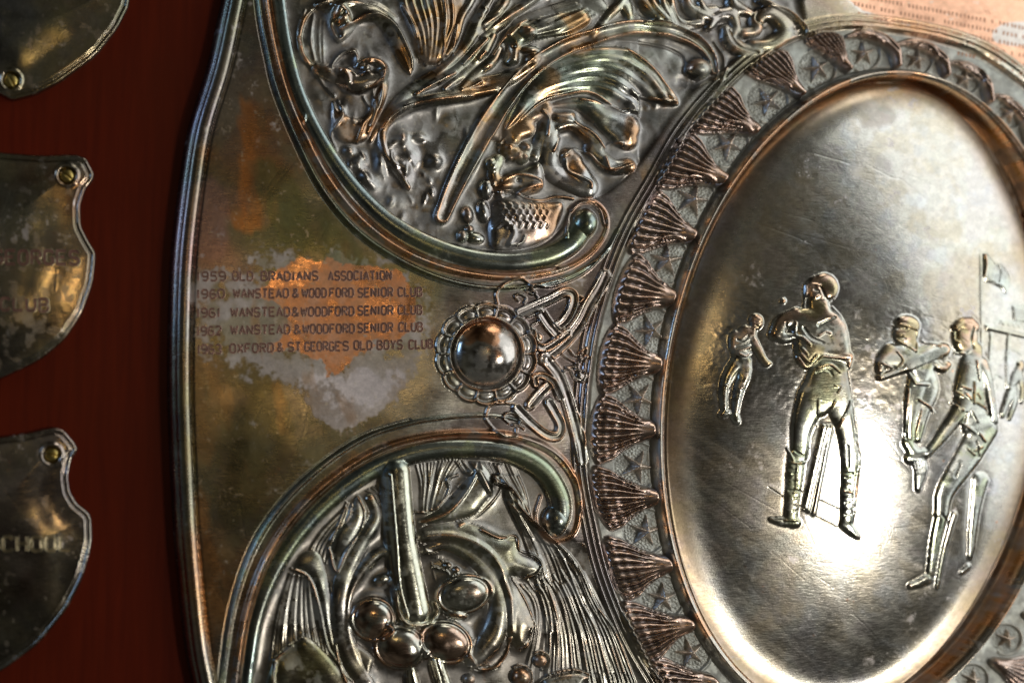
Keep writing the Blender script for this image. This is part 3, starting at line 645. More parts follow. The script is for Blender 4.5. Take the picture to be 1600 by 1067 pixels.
stroke(g1((355, 520), (470, 420), (560, 350)), 3, 5, S_); stroke(l3((290, 620), (360, 660), (400, 790), (430, 920), (470, 990)), 3.5, 6, S_); stroke(g1((350, 900), (340, 700), (370, 540)), 3, 5, S_)
L = leaf('acanthus_leaf')
pad(l3((540, 340), (570, 380), (570, 440), (520, 540), (480, 620), (455, 630), (440, 560), (470, 470), (520, 420)), 6, 12, base='B', L=L)
for P in (((550, 340), (576, 400), (560, 470), (500, 560), (470, 630), (450, 610), (437, 540)), ((470, 630), (455, 700), (460, 860), (470, 960), (500, 1060))): stroke(l3(*P), 3.4, 7, S_)
stroke(l3((600, 350), (620, 420), (560, 520), (500, 640), (480, 800), (520, 980), (580, 1067)), [8, 12, 14, 14, 12], 8, R, 'max', 'B', L)
# ring of rough silver round the fruit
L = leaf('ribbon')
ring = k1((500, 140), (400, 160), (290, 280), (220, 420), (195, 560), (200, 720), (250, 880), (330, 1010))
stroke(ring, [8, 9, 8, 6, 5, 8, 9, 3], [8, 9, 9, 8, 8, 9, 8, 5], R, 'max', 'B', L)
ring2 = l4((190, 460), (290, 440), (400, 500), (490, 600), (520, 720), (500, 840), (440, 930), (400, 960))
stroke(ring2, [7, 9, 10, 12, 13, 15, 18, 12], [7, 8, 9, 10, 11, 13, 14, 11], R, 'max', 'B', L)
for k in range(12): stroke(k1((715 + k * 15, 130 + abs(k - 2) * 6), (720 + k * 15, 160 + abs(k - 2) * 6)), 2.6, 3.4, S_)
stroke(l4((380, 940), (430, 1000), (510, 990), (560, 930), (570, 860)), 4, 8, S_, 'add', None, L); stroke(l4((385, 990), (440, 1015), (530, 985)), 3, 5, S_)
pad(k1((200, 740), (250, 780), (380, 880), (370, 960), (340, 1020), (270, 930), (220, 840)), 6, 10, base='B', L=L)
fan(l4((210, 520), (230, 600), (250, 640)), l4((300, 510), (290, 560), (270, 600)), 4, 3, 3, jit=.5); stroke(l4((230, 540), (290, 560), (300, 590), (330, 550)), 3.5, 7, S_)
bulb(*k1((900, 240))[0], 7, 5, 9, base='B', L=L); bulb(*k1((960, 270))[0], 6, 5, 9, base='B', L=L); bulb(*k1((440, 340))[0], 14, 9, 7, -30, base='B', L=L); bulb(*k1((500, 350))[0], 5, 8, 9, 20, base='B', L=L)
WSC = 1.0
# fruit
fruit_ids = []
for (cx, cy, rx, ry, an, hh) in ((372, 615, 37, 36, 0, 18), (560, 808, 43, 37, 8, 19), (882, 775, 44, 35, 20, 19), (1010, 440, 45, 32, -12, 18)):
    L = lab('fruit_lobe'); fruit_ids.append(L); X, Y = k1((cx, cy))[0]
    W = window(np.array([[X, Y]]), 48)
    bulb(X, Y, rx, ry, hh, an, base='B', L=L, kind='pillow')
    a_ = math.radians(an); du = U[W] - X; dv = V[W] - Y; r = np.hypot((du * math.cos(a_) + dv * math.sin(a_)) / rx, (-du * math.sin(a_) + dv * math.cos(a_)) / ry)
    H[W] += 4.0 * np.exp(-((r - .93) / .06) ** 2) - 1.6 * np.exp(-((r - .8) / .06) ** 2)
stroke(k1((470, 650), (500, 690), (430, 750)), 5, 8, S_); bulb(*k1((745, 850))[0], 8, 12, 14, base='B', L=L); bulb(*k1((730, 730))[0], 7, 13, 11, base='B', L=L)
bulb(*l4((330, 755))[0], 20, 8, 13, 8, base='B', L=L)
FB = gblur(H, 7); H = np.where((LAB == LP), np.maximum(H, FB + .3), H)
mb = gblur((ml > .5).astype('f8'), 3) * .45 * (LAB != L_PLATE); H = H * (1 - mb) + mb * gblur(H, 2.4)
HK = H.copy()
# hair-like engraved flow lines on the right, top and left
fan(l4((330, 60), (400, 140), (520, 120), (560, 250), (640, 420), (700, 640), (740, 860), (720, 1200)), l4((600, 80), (650, 200), (680, 340), (780, 420), (880, 520), (960, 700), (1060, 850), (1180, 1167)), 46, 3.0, 1.7, jit=.5, t0=.08, t1=.9)
fan(l4((600, 600), (680, 700), (680, 850), (600, 1200)), l4((740, 600), (780, 700), (800, 850), (800, 1200)), 18, 3.0, 1.5, jit=.5, t0=.1, t1=.9)
fan(l4((150, 80), (170, 160), (170, 290)), l4((390, 40), (320, 120), (250, 270)), 15, 3.0, 2.0, jit=.6)
fan(l3((280, 640), (230, 800), (200, 980)), l3((370, 660), (400, 820), (430, 950)), 20, 3.0, 1.4, jit=.6)
fan(l3((330, 600), (400, 480), (500, 380)), l3((430, 600), (450, 520), (530, 400)), 10, 3.0, 1.2, jit=.6)
fan(l3((500, 360), (470, 440), (440, 500)), l3((560, 380), (540, 460), (480, 560)), 6, 2.4, 2.0, jit=.6)
fan(l3((580, 320), (620, 340), (640, 420)), l3((640, 290), (670, 350), (660, 440)), 6, 2.4, 1.6, jit=.6)
fan(l4((740, 600), (800, 700), (840, 900), (860, 1200)), l4((880, 500), (980, 700), (1080, 900), (1200, 1200)), 16, 3.0, 1.5, jit=.5, t0=.1, t1=.9)
H = np.where((LAB == LP) | (LAB == L_PLATE), H, HK)
# stem with its collar
L = lab('stem')
stroke(k1((530, -420), (560, 0), (610, 300), (655, 560)), [24, 25, 26, 28], [19, 20, 21, 22], R, 'max', -5.0, L, n=5)
stroke(k1((480, -400), (520, 100), (545, 380), (600, 600)), 2.5, 3, S_)
stroke(k1((520, 420), (540, 560), (590, 640), (660, 655), (760, 640), (825, 570), (810, 500)), [4, 5, 6, 5, 5, 4], 8, S_, 'add', None, L)
L = lab('stem'); stroke(k1((820, 900), (850, 1000), (880, 1100), (900, 1200)), [12, 12, 12], 12, R, 'max', 'B', L); stroke(k1((640, 980), (660, 1100), (670, 1200)), [9, 12, 12], 11, R, 'max', 'B', L); stroke(k1((790, 900), (840, 1080)), 2.5, 4, S_)
for (cx, cy, rr) in ((712, 965, 10.5), (625, 1040, 14.5)):
    L = lab('bead'); X, Y = l4((cx, cy))[0]; bulb(X, Y, rr, rr, rr * 1.1, base='B', L=L); stroke([(X + (rr + 4) * math.cos(t), Y + (rr + 4) * math.sin(t)) for t in np.linspace(-2.2, 1.4, 10)], 2.6, 3, S_)
L = leaf('acanthus_leaf'); pad(l4((720, 1067), (780, 1030), (880, 1015), (930, 1040), (900, 1070), (860, 1200), (740, 1200)), 9, 9, base='B', L=L); stroke(l4((700, 1067), (760, 1025), (860, 1005), (925, 1025)), 3, 5, S_)
bulb(*l4((390, 1050))[0], 10, 9, 10, base='B', L=L)
# lower C band
innr = [(380, 1120), (388, 1040), (402, 960), (432, 885), (478, 818), (535, 764), (600, 724), (670, 703), (740, 700), (800, 708), (845, 732), (870, 768), (876, 800), (868, 822)]
outr = [(362, 1120), (370, 1040), (384, 955), (414, 872), (460, 802), (520, 745), (590, 702), (665, 681), (742, 676), (812, 684), (866, 708), (898, 750), (905, 800), (895, 835), (868, 845), (846, 832), (838, 805), (846, 775)]
stroke(innr, [11, 12, 13, 14, 15, 16, 17, 17], [7, 7, 8, 9, 11, 13, 14, 15], R, 'max', -4.0, L_CB2)
bulb(869, 812, 20, 24, 17, 0, base=-4.0, L=L_CB2)
L_CE2 = lab('scroll_edge')
stroke(outr, [6, 7, 7, 7, 6, 6, 8, 8, 4, 3], [7, 8, 8, 7, 6, 7, 9, 8, 4, 3], S_, 'add', None, L_CE2)
o2 = [(342, 1120), (350, 1040), (364, 950), (394, 860), (440, 788), (500, 730), (570, 684), (645, 660), (725, 650), (790, 652), (850, 672)]
stroke(o2, [4, 5, 6, 6, 5, 4, 3], [4, 5, 6, 5, 4, 3, 2], S_, 'add', None, L_CB2)
stroke([(p[0] + 6, p[1] + 6) for p in outr[:10]], 3, -3.5, S_); stroke([(p[0] - 5, p[1] - 4) for p in o2[:8]], 3, -2, S_)

# ------------------------------------------------------------------ boss, rosette and strapwork
BASE = gblur(PLATE0, 10); FLAT = 0 * np.where((LAB == L_PLATE) | (LAB == L_CB) | (LAB == L_CB2), H, 0)
for (a_, hh) in (((b2((420, 250), (415, 190), (470, 140), (540, 120), (590, 150), (600, 180))), 4.5), ((b2((360, 830), (380, 780), (440, 765), (510, 770))), 4), ((b2((360, 850), (400, 900), (450, 940), (510, 940), (520, 900))), 4)):
    L = lab('strapwork'); stroke(a_, 3.4, hh, S_, 'add', None, L)
L_ST = lab('strapwork')
def strap(P, w=11, h=6):
    w = w * 1.15; h = h * .8; P = spline(P, 6); stroke(P, w, h, 'flat', 'max', 'B', L_ST, raw=True)
    g = np.gradient(P, axis=0); nn = np.stack([g[:, 1], -g[:, 0]], 1) / np.hypot(*g.T)[:, None]
    for s in (1, -1): stroke(P + nn * s * (w - 1.2), 2.2, 2.6, S_, 'add', None, L_ST, raw=True)
    stroke(P, w * .45, -1.6, S_, raw=True)
strap(b2((530, 300), (620, 260), (700, 225), (770, 190), (815, 205), (810, 270), (770, 340), (715, 375)), 7)
strap(b2((650, 300), (690, 360), (730, 405)), 8)
strap(b2((660, 540), (760, 460), (850, 350), (900, 250), (950, 170), (985, 100)), [9, 10, 10, 8, 6][0])
strap(b2((600, 390), (610, 450), (660, 480), (720, 450), (790, 400)), 6)
strap(b2((680, 545), (740, 620), (780, 720), (815, 830), (850, 960), (870, 1067)), 9)
strap(b2((520, 790), (600, 870), (680, 930), (740, 935), (755, 880), (720, 810), (690, 760)), 7)
strap(b2((590, 780), (640, 720), (690, 670)), 7)
strap(b2((620, 670), (615, 630), (660, 625), (710, 660), (750, 740)), 5)
for P in (((530, 235), (510, 210), (540, 200), (570, 220), (560, 245)), ((570, 180), (600, 200), (620, 190)), ((590, 160), (630, 215)), ((480, 870), (450, 840), (480, 815), (520, 830), (540, 870), (500, 880)), ((530, 880), (560, 900)), ((600, 360), (640, 340)), ((580, 320), (650, 290)),
          ((760, 510), (800, 540), (840, 560)), ((800, 490), (830, 520), (880, 480)), ((830, 560), (890, 520)), ((760, 600), (800, 590), (830, 640), (870, 650), (880, 610), (830, 590)), ((780, 580), (840, 575)), ((850, 210), (870, 220), (850, 240))):
    stroke(b2(*P), 2.6, 4.5, S_, 'add', None, L_ST)
stroke(b2((600, 150), (700, 160), (820, 120), (900, 70), (960, 10)), 3, 4, S_)
bulb(*b2((850, 625))[0], 7, 8, 6, base='B', L=L_ST); bulb(*b2((640, 425))[0], 6, 7, 4, base='B', L=L_ST)
BX, BY = 758.5, 553
W = window(np.array([[BX, BY]]), 90); du = U[W] - BX; dv = V[W] - BY; r = np.hypot(du, dv); an = np.arctan2(dv, du)
nl = 14; sc_ = np.abs(np.sin(an * nl / 2)); Ro = 74 + 4.5 * sc_ ** .7
L_BG = lab('rosette')
m = r < Ro + 3
Hb = 1.0 + 0 * r
Hb = np.where(m, Hb, H[W])
H[W] = Hb
setlab(W, m, L_BG)
H[W] += 6.0 * np.exp(-((r - Ro) / 2.1) ** 2) * (r < Ro + 8)
H[W] += 6.5 * np.exp(-((r - 57.5) / 2.6) ** 2)
spoke = np.exp(-(np.sin(an * nl / 2) * r * 2 / nl / 1.7) ** 2); H[W] += 5.0 * spoke * ((r > 59) & (r < Ro)) * smooth(r, 59, 61)
petal_ids = []
for k in range(nl):
    L = lab('petal'); petal_ids.append(L); ac = (k + .5) * 2 * math.pi / nl
    dd = np.mod(an - ac + math.pi, 2 * math.pi) - math.pi
    x = r * np.sin(dd) / 12.5; y = (r - 65.5) / 6.8; rr = np.hypot(x, y); mk = (rr < 1) & (np.cos(dd) > 0)
    H[W] += np.where(mk, 3.2 * np.sqrt(np.clip(1 - rr ** 2, 0, 1)), 0); setlab(W, mk, L)
L_BO = lab('boss'); mk = r < 53
H[W] = np.where(mk, np.maximum(1, -3 + 33 * np.sqrt(np.clip(1 - (r / 53) ** 2, 0, 1)) ** 1.1), H[W]); setlab(W, mk, L_BO)
H[W] -= 4 * np.exp(-((r - 53) / 1.8) ** 2)

# ------------------------------------------------------------------ the three small engraved shields screwed to the board
sh_ids = []
SH = [[(205, -60), (204, 0), (185, 38), (150, 82), (92, 124), (55, 142), (20, 151), (2, 141), (-60, 110), (-90, 60), (-90, -60)],
      [(-90, 205), (-60, 226), (0, 235), (70, 240), (120, 238), (136, 244), (148, 268), (146, 277), (134, 292), (126, 318), (127, 350), (138, 372), (150, 392), (150, 405), (146, 440), (128, 490), (100, 530), (60, 562), (0, 590), (-40, 604), (-90, 590)],
      [(-90, 680), (-40, 688), (0, 683), (40, 678), (85, 667), (101, 672), (118, 692), (122, 702), (112, 718), (107, 745), (110, 768), (120, 786), (140, 802), (144, 812), (145, 850), (130, 905), (104, 955), (60, 1008), (6, 1048), (-30, 1065), (-90, 1030)]]
for P in SH:
    L = lab('small_shield'); sh_ids.append(L)
    Pc = []
    m_ = len(P)
    P = np.array(P, 'f8')
    # gently rounded polygon that keeps its corners
    Q = []
    for k in range(m_):
        a_, b_ = P[k], P[(k + 1) % m_]
        Q += [a_ * .86 + b_ * .14, a_ * .5 + b_ * .5, a_ * .14 + b_ * .86]
    Q = np.array(Q); r_ = dist_to(Q, 400, True); W, D, T, S = r_; c = inside(Q, W)
    d = np.where(c, D, -D)
    prf = np.where(d < 3, WOOD - 3 + 9 * np.sqrt(np.clip(1 - ((3 - np.clip(d, -2, 3)) / 5) ** 2, 0, 1)), 0)
    top = WOOD + 6 - 2.6 * smooth(d, 3, 6) + 3.0 * smooth(d, 7, 11) + 7 * smooth(d, 6, 90)
    prf = np.where(d >= 3, top, prf) + (und[W] * .8 + fbm(60, 5, 2)[W] * .6) * smooth(d, 10, 50)
    mk = (d > -2)
    H[W] = np.where(mk, prf, H[W]); LAB[W] = np.where(mk & ~plate_m[W], L, LAB[W])
SCREWS = [(18, 121, 60), (106, 271, 35), (82, 710, 8)]
for sx, sy, _ in SCREWS:
    W = window(np.array([[sx, sy]]), 30); r = np.hypot(U[W] - sx, V[W] - sy)
    c0 = H[W][np.unravel_index(np.argmin(r), r.shape)]
    k = 1 - smooth(r, 12, 24); H[W] = H[W] * (1 - k) + c0 * k
    H[W] += -5 * (1 - smooth(r, 11, 14)) + 2.2 * np.exp(-((r - 16.5) / 2.2) ** 2)

# hairline scratches from cleaning
sr = random.Random(3)
for k in range(150):
    if k < 90: x0, y0 = sr.uniform(1100, 1560), sr.uniform(180, 980); a_ = sr.gauss(.5, .35); l_ = sr.uniform(25, 110)
    elif k < 128: x0, y0 = sr.uniform(320, 560), sr.uniform(150, 1000); a_ = sr.gauss(-1.2, .5); l_ = sr.uniform(20, 80)
    else: x0, y0 = sr.uniform(0, 110), sr.uniform(280, 960); a_ = sr.uniform(0, 3); l_ = sr.uniform(15, 50)
    pts_ = [(x0, y0), (x0 + l_ * .5 * math.cos(a_) + sr.uniform(-2, 2), y0 + l_ * .5 * math.sin(a_)), (x0 + l_ * math.cos(a_), y0 + l_ * math.sin(a_))]
    i_, j_ = int((x0 - us[0]) / STEP), int((y0 - vs[0]) / STEP)
    if LAB[j_, i_] in [L_MF, L_PLATE] + sh_ids: stroke(pts_, 1.7, sr.uniform(-.10, -.02), 'soft', 'add')
stroke([(1180, 350), (1225, 365), (1268, 383)], 1.7, -.16, 'soft', 'add')
# ------------------------------------------------------------------ tarnish colours
def col(*c): return np.array(c, 'f8')
PAL = [(380, 60, 200, col(.20, .21, .14)), (340, 150, 90, col(.30, .24, .25)), (350, 260, 70, col(.20, .19, .12)), (390, 240, 45, col(.55, .24, .08)), (330, 360, 60, col(.42, .26, .22)), (420, 330, 60, col(.20, .20, .13)),
       (470, 390, 60, col(.22, .24, .13)), (360, 640, 90, col(.25, .21, .12)), (450, 700, 90, col(.27, .24, .14)), (340, 900, 60, col(.50, .28, .12)), (390, 800, 80, col(.22, .21, .12)), (640, 430, 60, col(.34, .34, .20)),
       (660, 520, 60, col(.58, .56, .48)), (650, 615, 60, col(.60, .55, .44)), (540, 680, 70, col(.32, .29, .18)), (840, 560, 110, col(.46, .38, .36)), (930, 480, 60, col(.30, .24, .20)),
       (550, 80, 80, col(.34, .27, .24)), (640, 40, 70, col(.22, .22, .14)), (600, 260, 90, col(.42, .37, .36)), (700, 240, 60, col(.46, .38, .34)), (740, 230, 45, col(.40, .42, .26)), (900, 110, 90, col(.26, .29, .22)), (1000, 50, 60, col(.55, .55, .42)),
       (900, 250, 90, col(.42, .38, .36)), (1030, 230, 70, col(.22, .20, .19)), (830, 350, 70, col(.44, .37, .36)), (1120, 40, 90, col(.36, .30, .26)), (1160, 110, 50, col(.22, .21, .12)),
       (480, 900, 80, col(.30, .28, .25)), (470, 1040, 60, col(.20, .20, .10)), (640, 820, 90, col(.40, .38, .32)), (780, 780, 90, col(.40, .35, .30)), (780, 860, 50, col(.30, .27, .19)), (880, 950, 90, col(.36, .31, .26)), (600, 1000, 90, col(.38, .29, .24)),
       (1000, 600, 90, col(.52, .47, .44)), (1000, 850, 120, col(.46, .42, .40)), (1150, 200, 100, col(.46, .42, .38)), (1350, 80, 90, col(.46, .42, .36)), (1560, 1000, 90, col(.60, .52, .46)),
       (1450, 20, 90, col(.68, .36, .20)), (1560, 70, 70, col(.62, .42, .28)), (1310, 30, 35, col(.36, .36, .24)), (1540, 110, 40, col(.55, .55, .45)),
       (60, 60, 90, col(.32, .27, .15)), (20, 30, 50, col(.25, .28, .35)), (60, 300, 70, col(.26, .24, .18)), (90, 300, 40, col(.36, .20, .10)), (60, 470, 70, col(.36, .30, .20)), (60, 780, 90, col(.42, .33, .27)), (60, 950, 90, col(.27, .24, .19))]
du_ = fbm(60, 200, 3) * 34; dv_ = fbm(60, 300, 3) * 34
num = np.zeros(U.shape + (3,)); den = np.full(U.shape, .02)
uu, vv = U + du_, V + dv_
for (pu, pv, rr, cc) in PAL:
    w_ = np.exp(-((uu - pu) ** 2 + (vv - pv) ** 2) / (2 * (rr * .62) ** 2)) / rr
    num += w_[..., None] * cc; den += w_ * 1.0
num += .0015 * col(.36, .32, .26); den = den - .02 + .0015
TINT = num / den[..., None]
n1 = fbm(90, 400, 5); n2 = fbm(45, 500, 5); n3 = fbm(28, 600, 4)
def mix(m, c):
    global TINT
    TINT = TINT * (1 - m[..., None]) + np.asarray(c) * m[..., None]
ROUGH = np.full(U.shape, .27) + .05 * n2; METAL = np.ones(U.shape)
# the dish: polished silver-grey with brown edge
isM = np.isin(LAB, [L_MF] + fig_ids + stump_ids) | (LAB == labels.index('bat')) | (LAB == labels.index('ball')) | (LAB == labels.index('flag')) | (LAB == labels.index('pavilion'))
md = gblur(isM.astype('f8'), 1.5)
mix(md, col(.50, .48, .42)); mix(md * smooth(n1, -.4, .8) * .5, col(.40, .40, .30)); mix(md * smooth(n2, -.3, .9) * .45, col(.46, .38, .33)); mix(md * smooth(n3, .0, 1.) * .3, col(.42, .46, .50))
mix(md * (1 - smooth(din, 8, 46)) * .75, col(.42, .29, .17)); BEV = md * (1 - smooth(din, 8, 60)); ROUGH = ROUGH * (1 - md) + md * (.19 + .03 * n1 + .02 * smooth(fbm(12, 44, 2, 35, 6), .2, .6))
mk = region([(1345, 165), (1372, 165), (1392, 172), (1398, 190), (1372, 200), (1345, 198)], 3); mix(mk * smooth(n3, -.4, .3) * .8, col(.50, .44, .38)); ROUGH += .2 * mk + .2 * BEV
mk = region([(1325, 262), (1345, 262), (1350, 276), (1330, 278)], 3) + region([(1360, 240), (1385, 250), (1388, 270), (1365, 262)], 3); mix(mk * .6, col(.52, .48, .42)); ROUGH += .15 * mk
# rim: warm bronze
mr = gblur((LAB == L_MR).astype('f8'), 1.5); mix(mr * .9, col(.52, .42, .37)); mix(mr * smooth(-dr, 5, 9), col(.60, .28, .07))
# iridescent blotches over all plated metal
mix(.17 * smooth(n1, .15, .6), col(.42, .22, .12)); mix(.17 * smooth(-n1, .15, .6) * (1 - md * .7), col(.20, .26, .28)); mix(.17 * smooth(n2, .2, .65), col(.36, .34, .14)); mix(.14 * smooth(-n2, .25, .7), col(.38, .29, .36))
# copper laid bare round the inscription, ringed by pale bloom
ins = region([(440, 415), (500, 408), (560, 412), (618, 424), (640, 450), (650, 478), (640, 520), (600, 548), (560, 560), (520, 592), (500, 560), (455, 548), (420, 545), (455, 500), (430, 470), (405, 455), (420, 440)], 7)
ins_n = ins + n3 * .16 + fbm(9, 710, 3) * .10
blm = region([(395, 400), (450, 385), (500, 392), (560, 400), (620, 415), (660, 440), (672, 500), (665, 560), (600, 610), (560, 640), (500, 670), (480, 640), (440, 600), (400, 560), (310, 565), (300, 430), (380, 425)], 14)
blm_n = blm + n2 * .28 + fbm(9, 720, 3) * .24
bl = smooth(blm_n + fbm(30, 782, 4) * .35 + fbm(4, 778, 2) * .2, .45, .95); mix(bl * .85, col(.52, .47, .45)); ROUGH += bl * .12; METAL -= bl * .25
mix(smooth(blm + fbm(40, 730, 3) * .5, .62, .9) * (1 - ins) * smooth(590 - V, 0, 60) * .6, col(.26, .22, .10))
cu = smooth(ins_n + fbm(30, 781, 4) * .22 + fbm(5, 777, 2) * .10 + fbm(7, 779, 2, 90, 5) * .10 * smooth(V, 520, 560), .46, .62) * (.80 + .2 * smooth(fbm(18, 780, 3), -.6, .1)); mix(cu, col(.76, .38, .21)); ROUGH -= cu * .05; METAL = METAL * (1 - cu) + cu
fl = region([(480, 600), (540, 580), (620, 580), (640, 600), (580, 650), (530, 668), (490, 650)], 10) + n3 * .3 + fbm(8, 740, 2, 90, 3) * .2
flm = smooth(fl, .45, .7) * (1 - cu); mix(flm * .85, col(.62, .55, .53)); ROUGH += flm * .15
for P_, c_, a_ in (([(378, 150), (394, 160), (400, 220), (402, 290), (425, 345), (395, 372), (352, 350), (368, 290), (376, 220)], col(.66, .28, .09), .8), ([(300, 760), (318, 780), (345, 880), (350, 960), (338, 1067), (322, 1000), (310, 900)], col(.64, .34, .14), .8),
                   ([(305, 290), (340, 270), (365, 330), (360, 400), (320, 405), (300, 380)], col(.46, .30, .30), .6), ([(395, 250), (440, 260), (520, 350), (590, 410), (520, 420), (450, 380), (400, 320)], col(.20, .22, .10), .6), ([(380, 620), (430, 600), (460, 680), (430, 760), (380, 820), (340, 800)], col(.24, .21, .10), .5), ([(305, 560), (360, 570), (370, 640), (330, 720), (300, 700)], col(.40, .26, .13), .5)):
    m_ = region(P_, 9) + fbm(26, 1400, 3, 80, 3) * .45; mix(smooth(m_, .25, .95) * a_ * (LAB == L_PLATE) * (1 - cu), c_)
# bare copper field at the top right
c2 = region([(1295, -50), (1340, 10), (1420, 35), (1500, 55), (1560, 85), (1640, 130), (1700, 100), (1700, -60)], 6) + n3 * .14
cm = smooth(c2, .48, .58) * (LAB == L_PLATE); mix(cm, col(.74, .42, .27)); ROUGH += cm * .08
hl = smooth(c2, .2, .4) * (1 - smooth(c2, .48, .58)) * (LAB == L_PLATE) * (U > 1200); mix(hl * .8, col(.55, .50, .44))
pt = region([(1555, 45), (1580, 35), (1640, 40), (1640, 75), (1560, 68)], 5) + n3 * .2; mix(smooth(pt, .4, .6) * cm, col(.56, .50, .44))
cb = gblur(np.isin(LAB, [L_CB, L_CB2]).astype('f8'), 1); fr = gblur(np.isin(LAB, fruit_ids).astype('f8'), 1); shm = gblur(np.isin(LAB, shell_ids).astype('f8'), 1); stm = gblur(np.isin(LAB, star_ids).astype('f8'), 1)
# worn high edges show copper; plating survives lower down
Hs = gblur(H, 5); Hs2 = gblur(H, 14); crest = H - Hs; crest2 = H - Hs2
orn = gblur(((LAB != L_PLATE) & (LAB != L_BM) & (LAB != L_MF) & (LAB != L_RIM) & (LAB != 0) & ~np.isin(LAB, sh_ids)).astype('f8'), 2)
wf = smooth(H - gblur(H, 2.6), .45, 1.5) * orn; mix(wf * .9 * smooth(n2 + n3 * .5, -.45, .25), col(.84, .42, .22)); am = orn * (LAB != L_UP) * (V < 420) * (U < 1050) * smooth(fbm(50, 1300, 2), .15, .5) * (1 - cb); mix(gblur(am, 1) * .6, col(.50, .22, .06)); mix(wf * .5 * smooth(-n2 - n3 * .5, -.2, .4), col(.60, .57, .50))
wear = smooth(crest + n2 * .9, 1.0, 3.0) * orn
mix(wear * .25, col(.60, .42, .30))
# shells: copper brown, fields and low ornament: dull grey bloom
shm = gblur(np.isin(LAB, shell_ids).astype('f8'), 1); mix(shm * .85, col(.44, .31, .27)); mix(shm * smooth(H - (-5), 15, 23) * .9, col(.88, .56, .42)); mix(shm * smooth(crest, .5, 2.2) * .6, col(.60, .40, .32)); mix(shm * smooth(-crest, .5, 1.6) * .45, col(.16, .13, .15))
stm = gblur(np.isin(LAB, star_ids).astype('f8'), 1); mix(stm * .9, col(.92, .72, .60)); ROUGH += stm * .10; METAL -= stm * .15
gr = gblur((LAB == L_GROUND).astype('f8'), 1); mix(gr * .9 * (.8 + .2 * smooth(n3, -.3, .3)), col(.64, .62, .57)); mix(gr * smooth(fbm(22, 1310, 3), .2, .7) * .3, col(.28, .25, .22)); mix(gr * smooth(-crest, .3, 1.2) * .35, col(.25, .22, .20)); ROUGH += gr * .24; METAL -= gr * .55
og = gblur(((LAB == L_UP)).astype('f8'), 2); mix(og * .55, col(.27, .25, .24)); mix(og * smooth(n3 + n2 * .5, .0, .5) * .5, col(.40, .38, .36)); ol = gblur((LAB == LP).astype('f8'), 2); mix(ol * .6, col(.31, .27, .23)); ROUGH += og * .05; ROUGH -= orn * .02
pm = orn * smooth(fbm(36, 1201, 4) + .6 * fbm(7, 1202, 3) - .05 * np.clip(crest, -3, 4), -.1, .8) * (1 - shm) * (1 - stm) * (1 - cb) * (1 - fr); mix(pm * .38, col(.44, .41, .39)); ROUGH += pm * .14; METAL -= pm * .2
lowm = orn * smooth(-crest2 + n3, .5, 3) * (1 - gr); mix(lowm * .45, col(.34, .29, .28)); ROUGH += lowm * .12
# scroll bands: green channel and orange-copper ridge
cb = gblur(np.isin(LAB, [L_CB, L_CB2]).astype('f8'), 1); mix(cb * .75, col(.27, .29, .26)); mix(cb * smooth(n1, -.1, .4) * .5, col(.22, .29, .31)); mix(cb * smooth(n2, .1, .5) * .5, col(.36, .38, .20)); ce = gblur(np.isin(LAB, [L_CE, L_CE2]).astype('f8'), 1); mix(ce * .85, col(.72, .34, .17)); mix(ce * smooth(n3 + n2, .1, .5) * .7, col(.46, .43, .41))
fr = gblur(np.isin(LAB, fruit_ids).astype('f8'), 1); mix(fr * .8 * (1 - wf), col(.50, .46, .40)); mix(fr * smooth(n3 + (V - 990) / 150, .1, .6) * .5 * (1 - wf), col(.50, .22, .12))
bo = gblur((LAB == L_BO).astype('f8'), 1); mix(bo * .5, col(.58, .50, .45)); mix(bo * smooth(fbm(30, 811, 3) + (BY - 8 - V) / 40, .1, .5) * .8, col(.66, .28, .12)); ROUGH -= bo * .08
fg = gblur(np.isin(LAB, fig_ids).astype('f8'), 1); mix(fg * .75 * smooth(crest2 + n3 * 2 + (620 - V) / 60, 1, 4), col(.62, .36, .24)); mix(fg * .4 * smooth(n3, .0, .5), col(.36, .38, .14))
stx = gblur(np.isin(LAB, idx_('stem')).astype('f8'), 1); mix(stx * .7, col(.62, .58, .46)); ROUGH -= stx * .08 + fr * .08
# spots on the small shields
spm = gblur(np.isin(LAB, sh_ids).astype('f8'), 1); sp = smooth(fbm(12, 900, 2) + .8 * region([(30, 380), (50, 330), (60, 420), (100, 480), (80, 540), (20, 560), (-20, 480)], 18) - .45, .25, .45) * spm
mix(sp * .5, col(.46, .40, .34)); ROUGH += sp * .1 - spm * .10
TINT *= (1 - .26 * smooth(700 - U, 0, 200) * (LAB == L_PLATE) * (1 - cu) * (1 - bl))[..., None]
fine = fbm(7, 950, 3); TINT *= (1 + .10 * fine * 1 + .03 * fbm(16, 960, 2, 40, 5))[..., None]
speck = smooth(vnoise(3.2, 970) * .6 + vnoise(11, 971) * .5, .66, .8) * (1 - md * .7); mix(speck * .5, col(.62, .55, .46))
TINT *= 1 - orn[..., None] * np.array([.10, .04, .06])
TINT = np.clip(TINT, .015, .95); ROUGH = np.clip(ROUGH, .13, .75); METAL = np.clip(METAL, .4, 1)
H += (LAB != 0) * (fine * .015 + fbm(26, 980, 2) * .04) * (1 - .7 * md)

# ------------------------------------------------------------------ surface in space
X, Y, SCL = hit(U, V, 0)
dm = LOW > 0
xh, yh, _ = hit(U, V, LOW * SCL)
X = np.where(dm, xh, X); Y = np.where(dm, yh, Y)
HT = LOW * SCL + H * SCL
P3 = np.stack([X, -HT * PX, Y], -1)
ga = np.gradient(P3, axis=1); gb = np.gradient(P3, axis=0)
NR = np.cross(ga, gb); NR /= np.linalg.norm(NR, axis=-1, keepdims=True) + 1e-20
NR *= np.where(NR[..., 1:2] > 0, -1, 1)

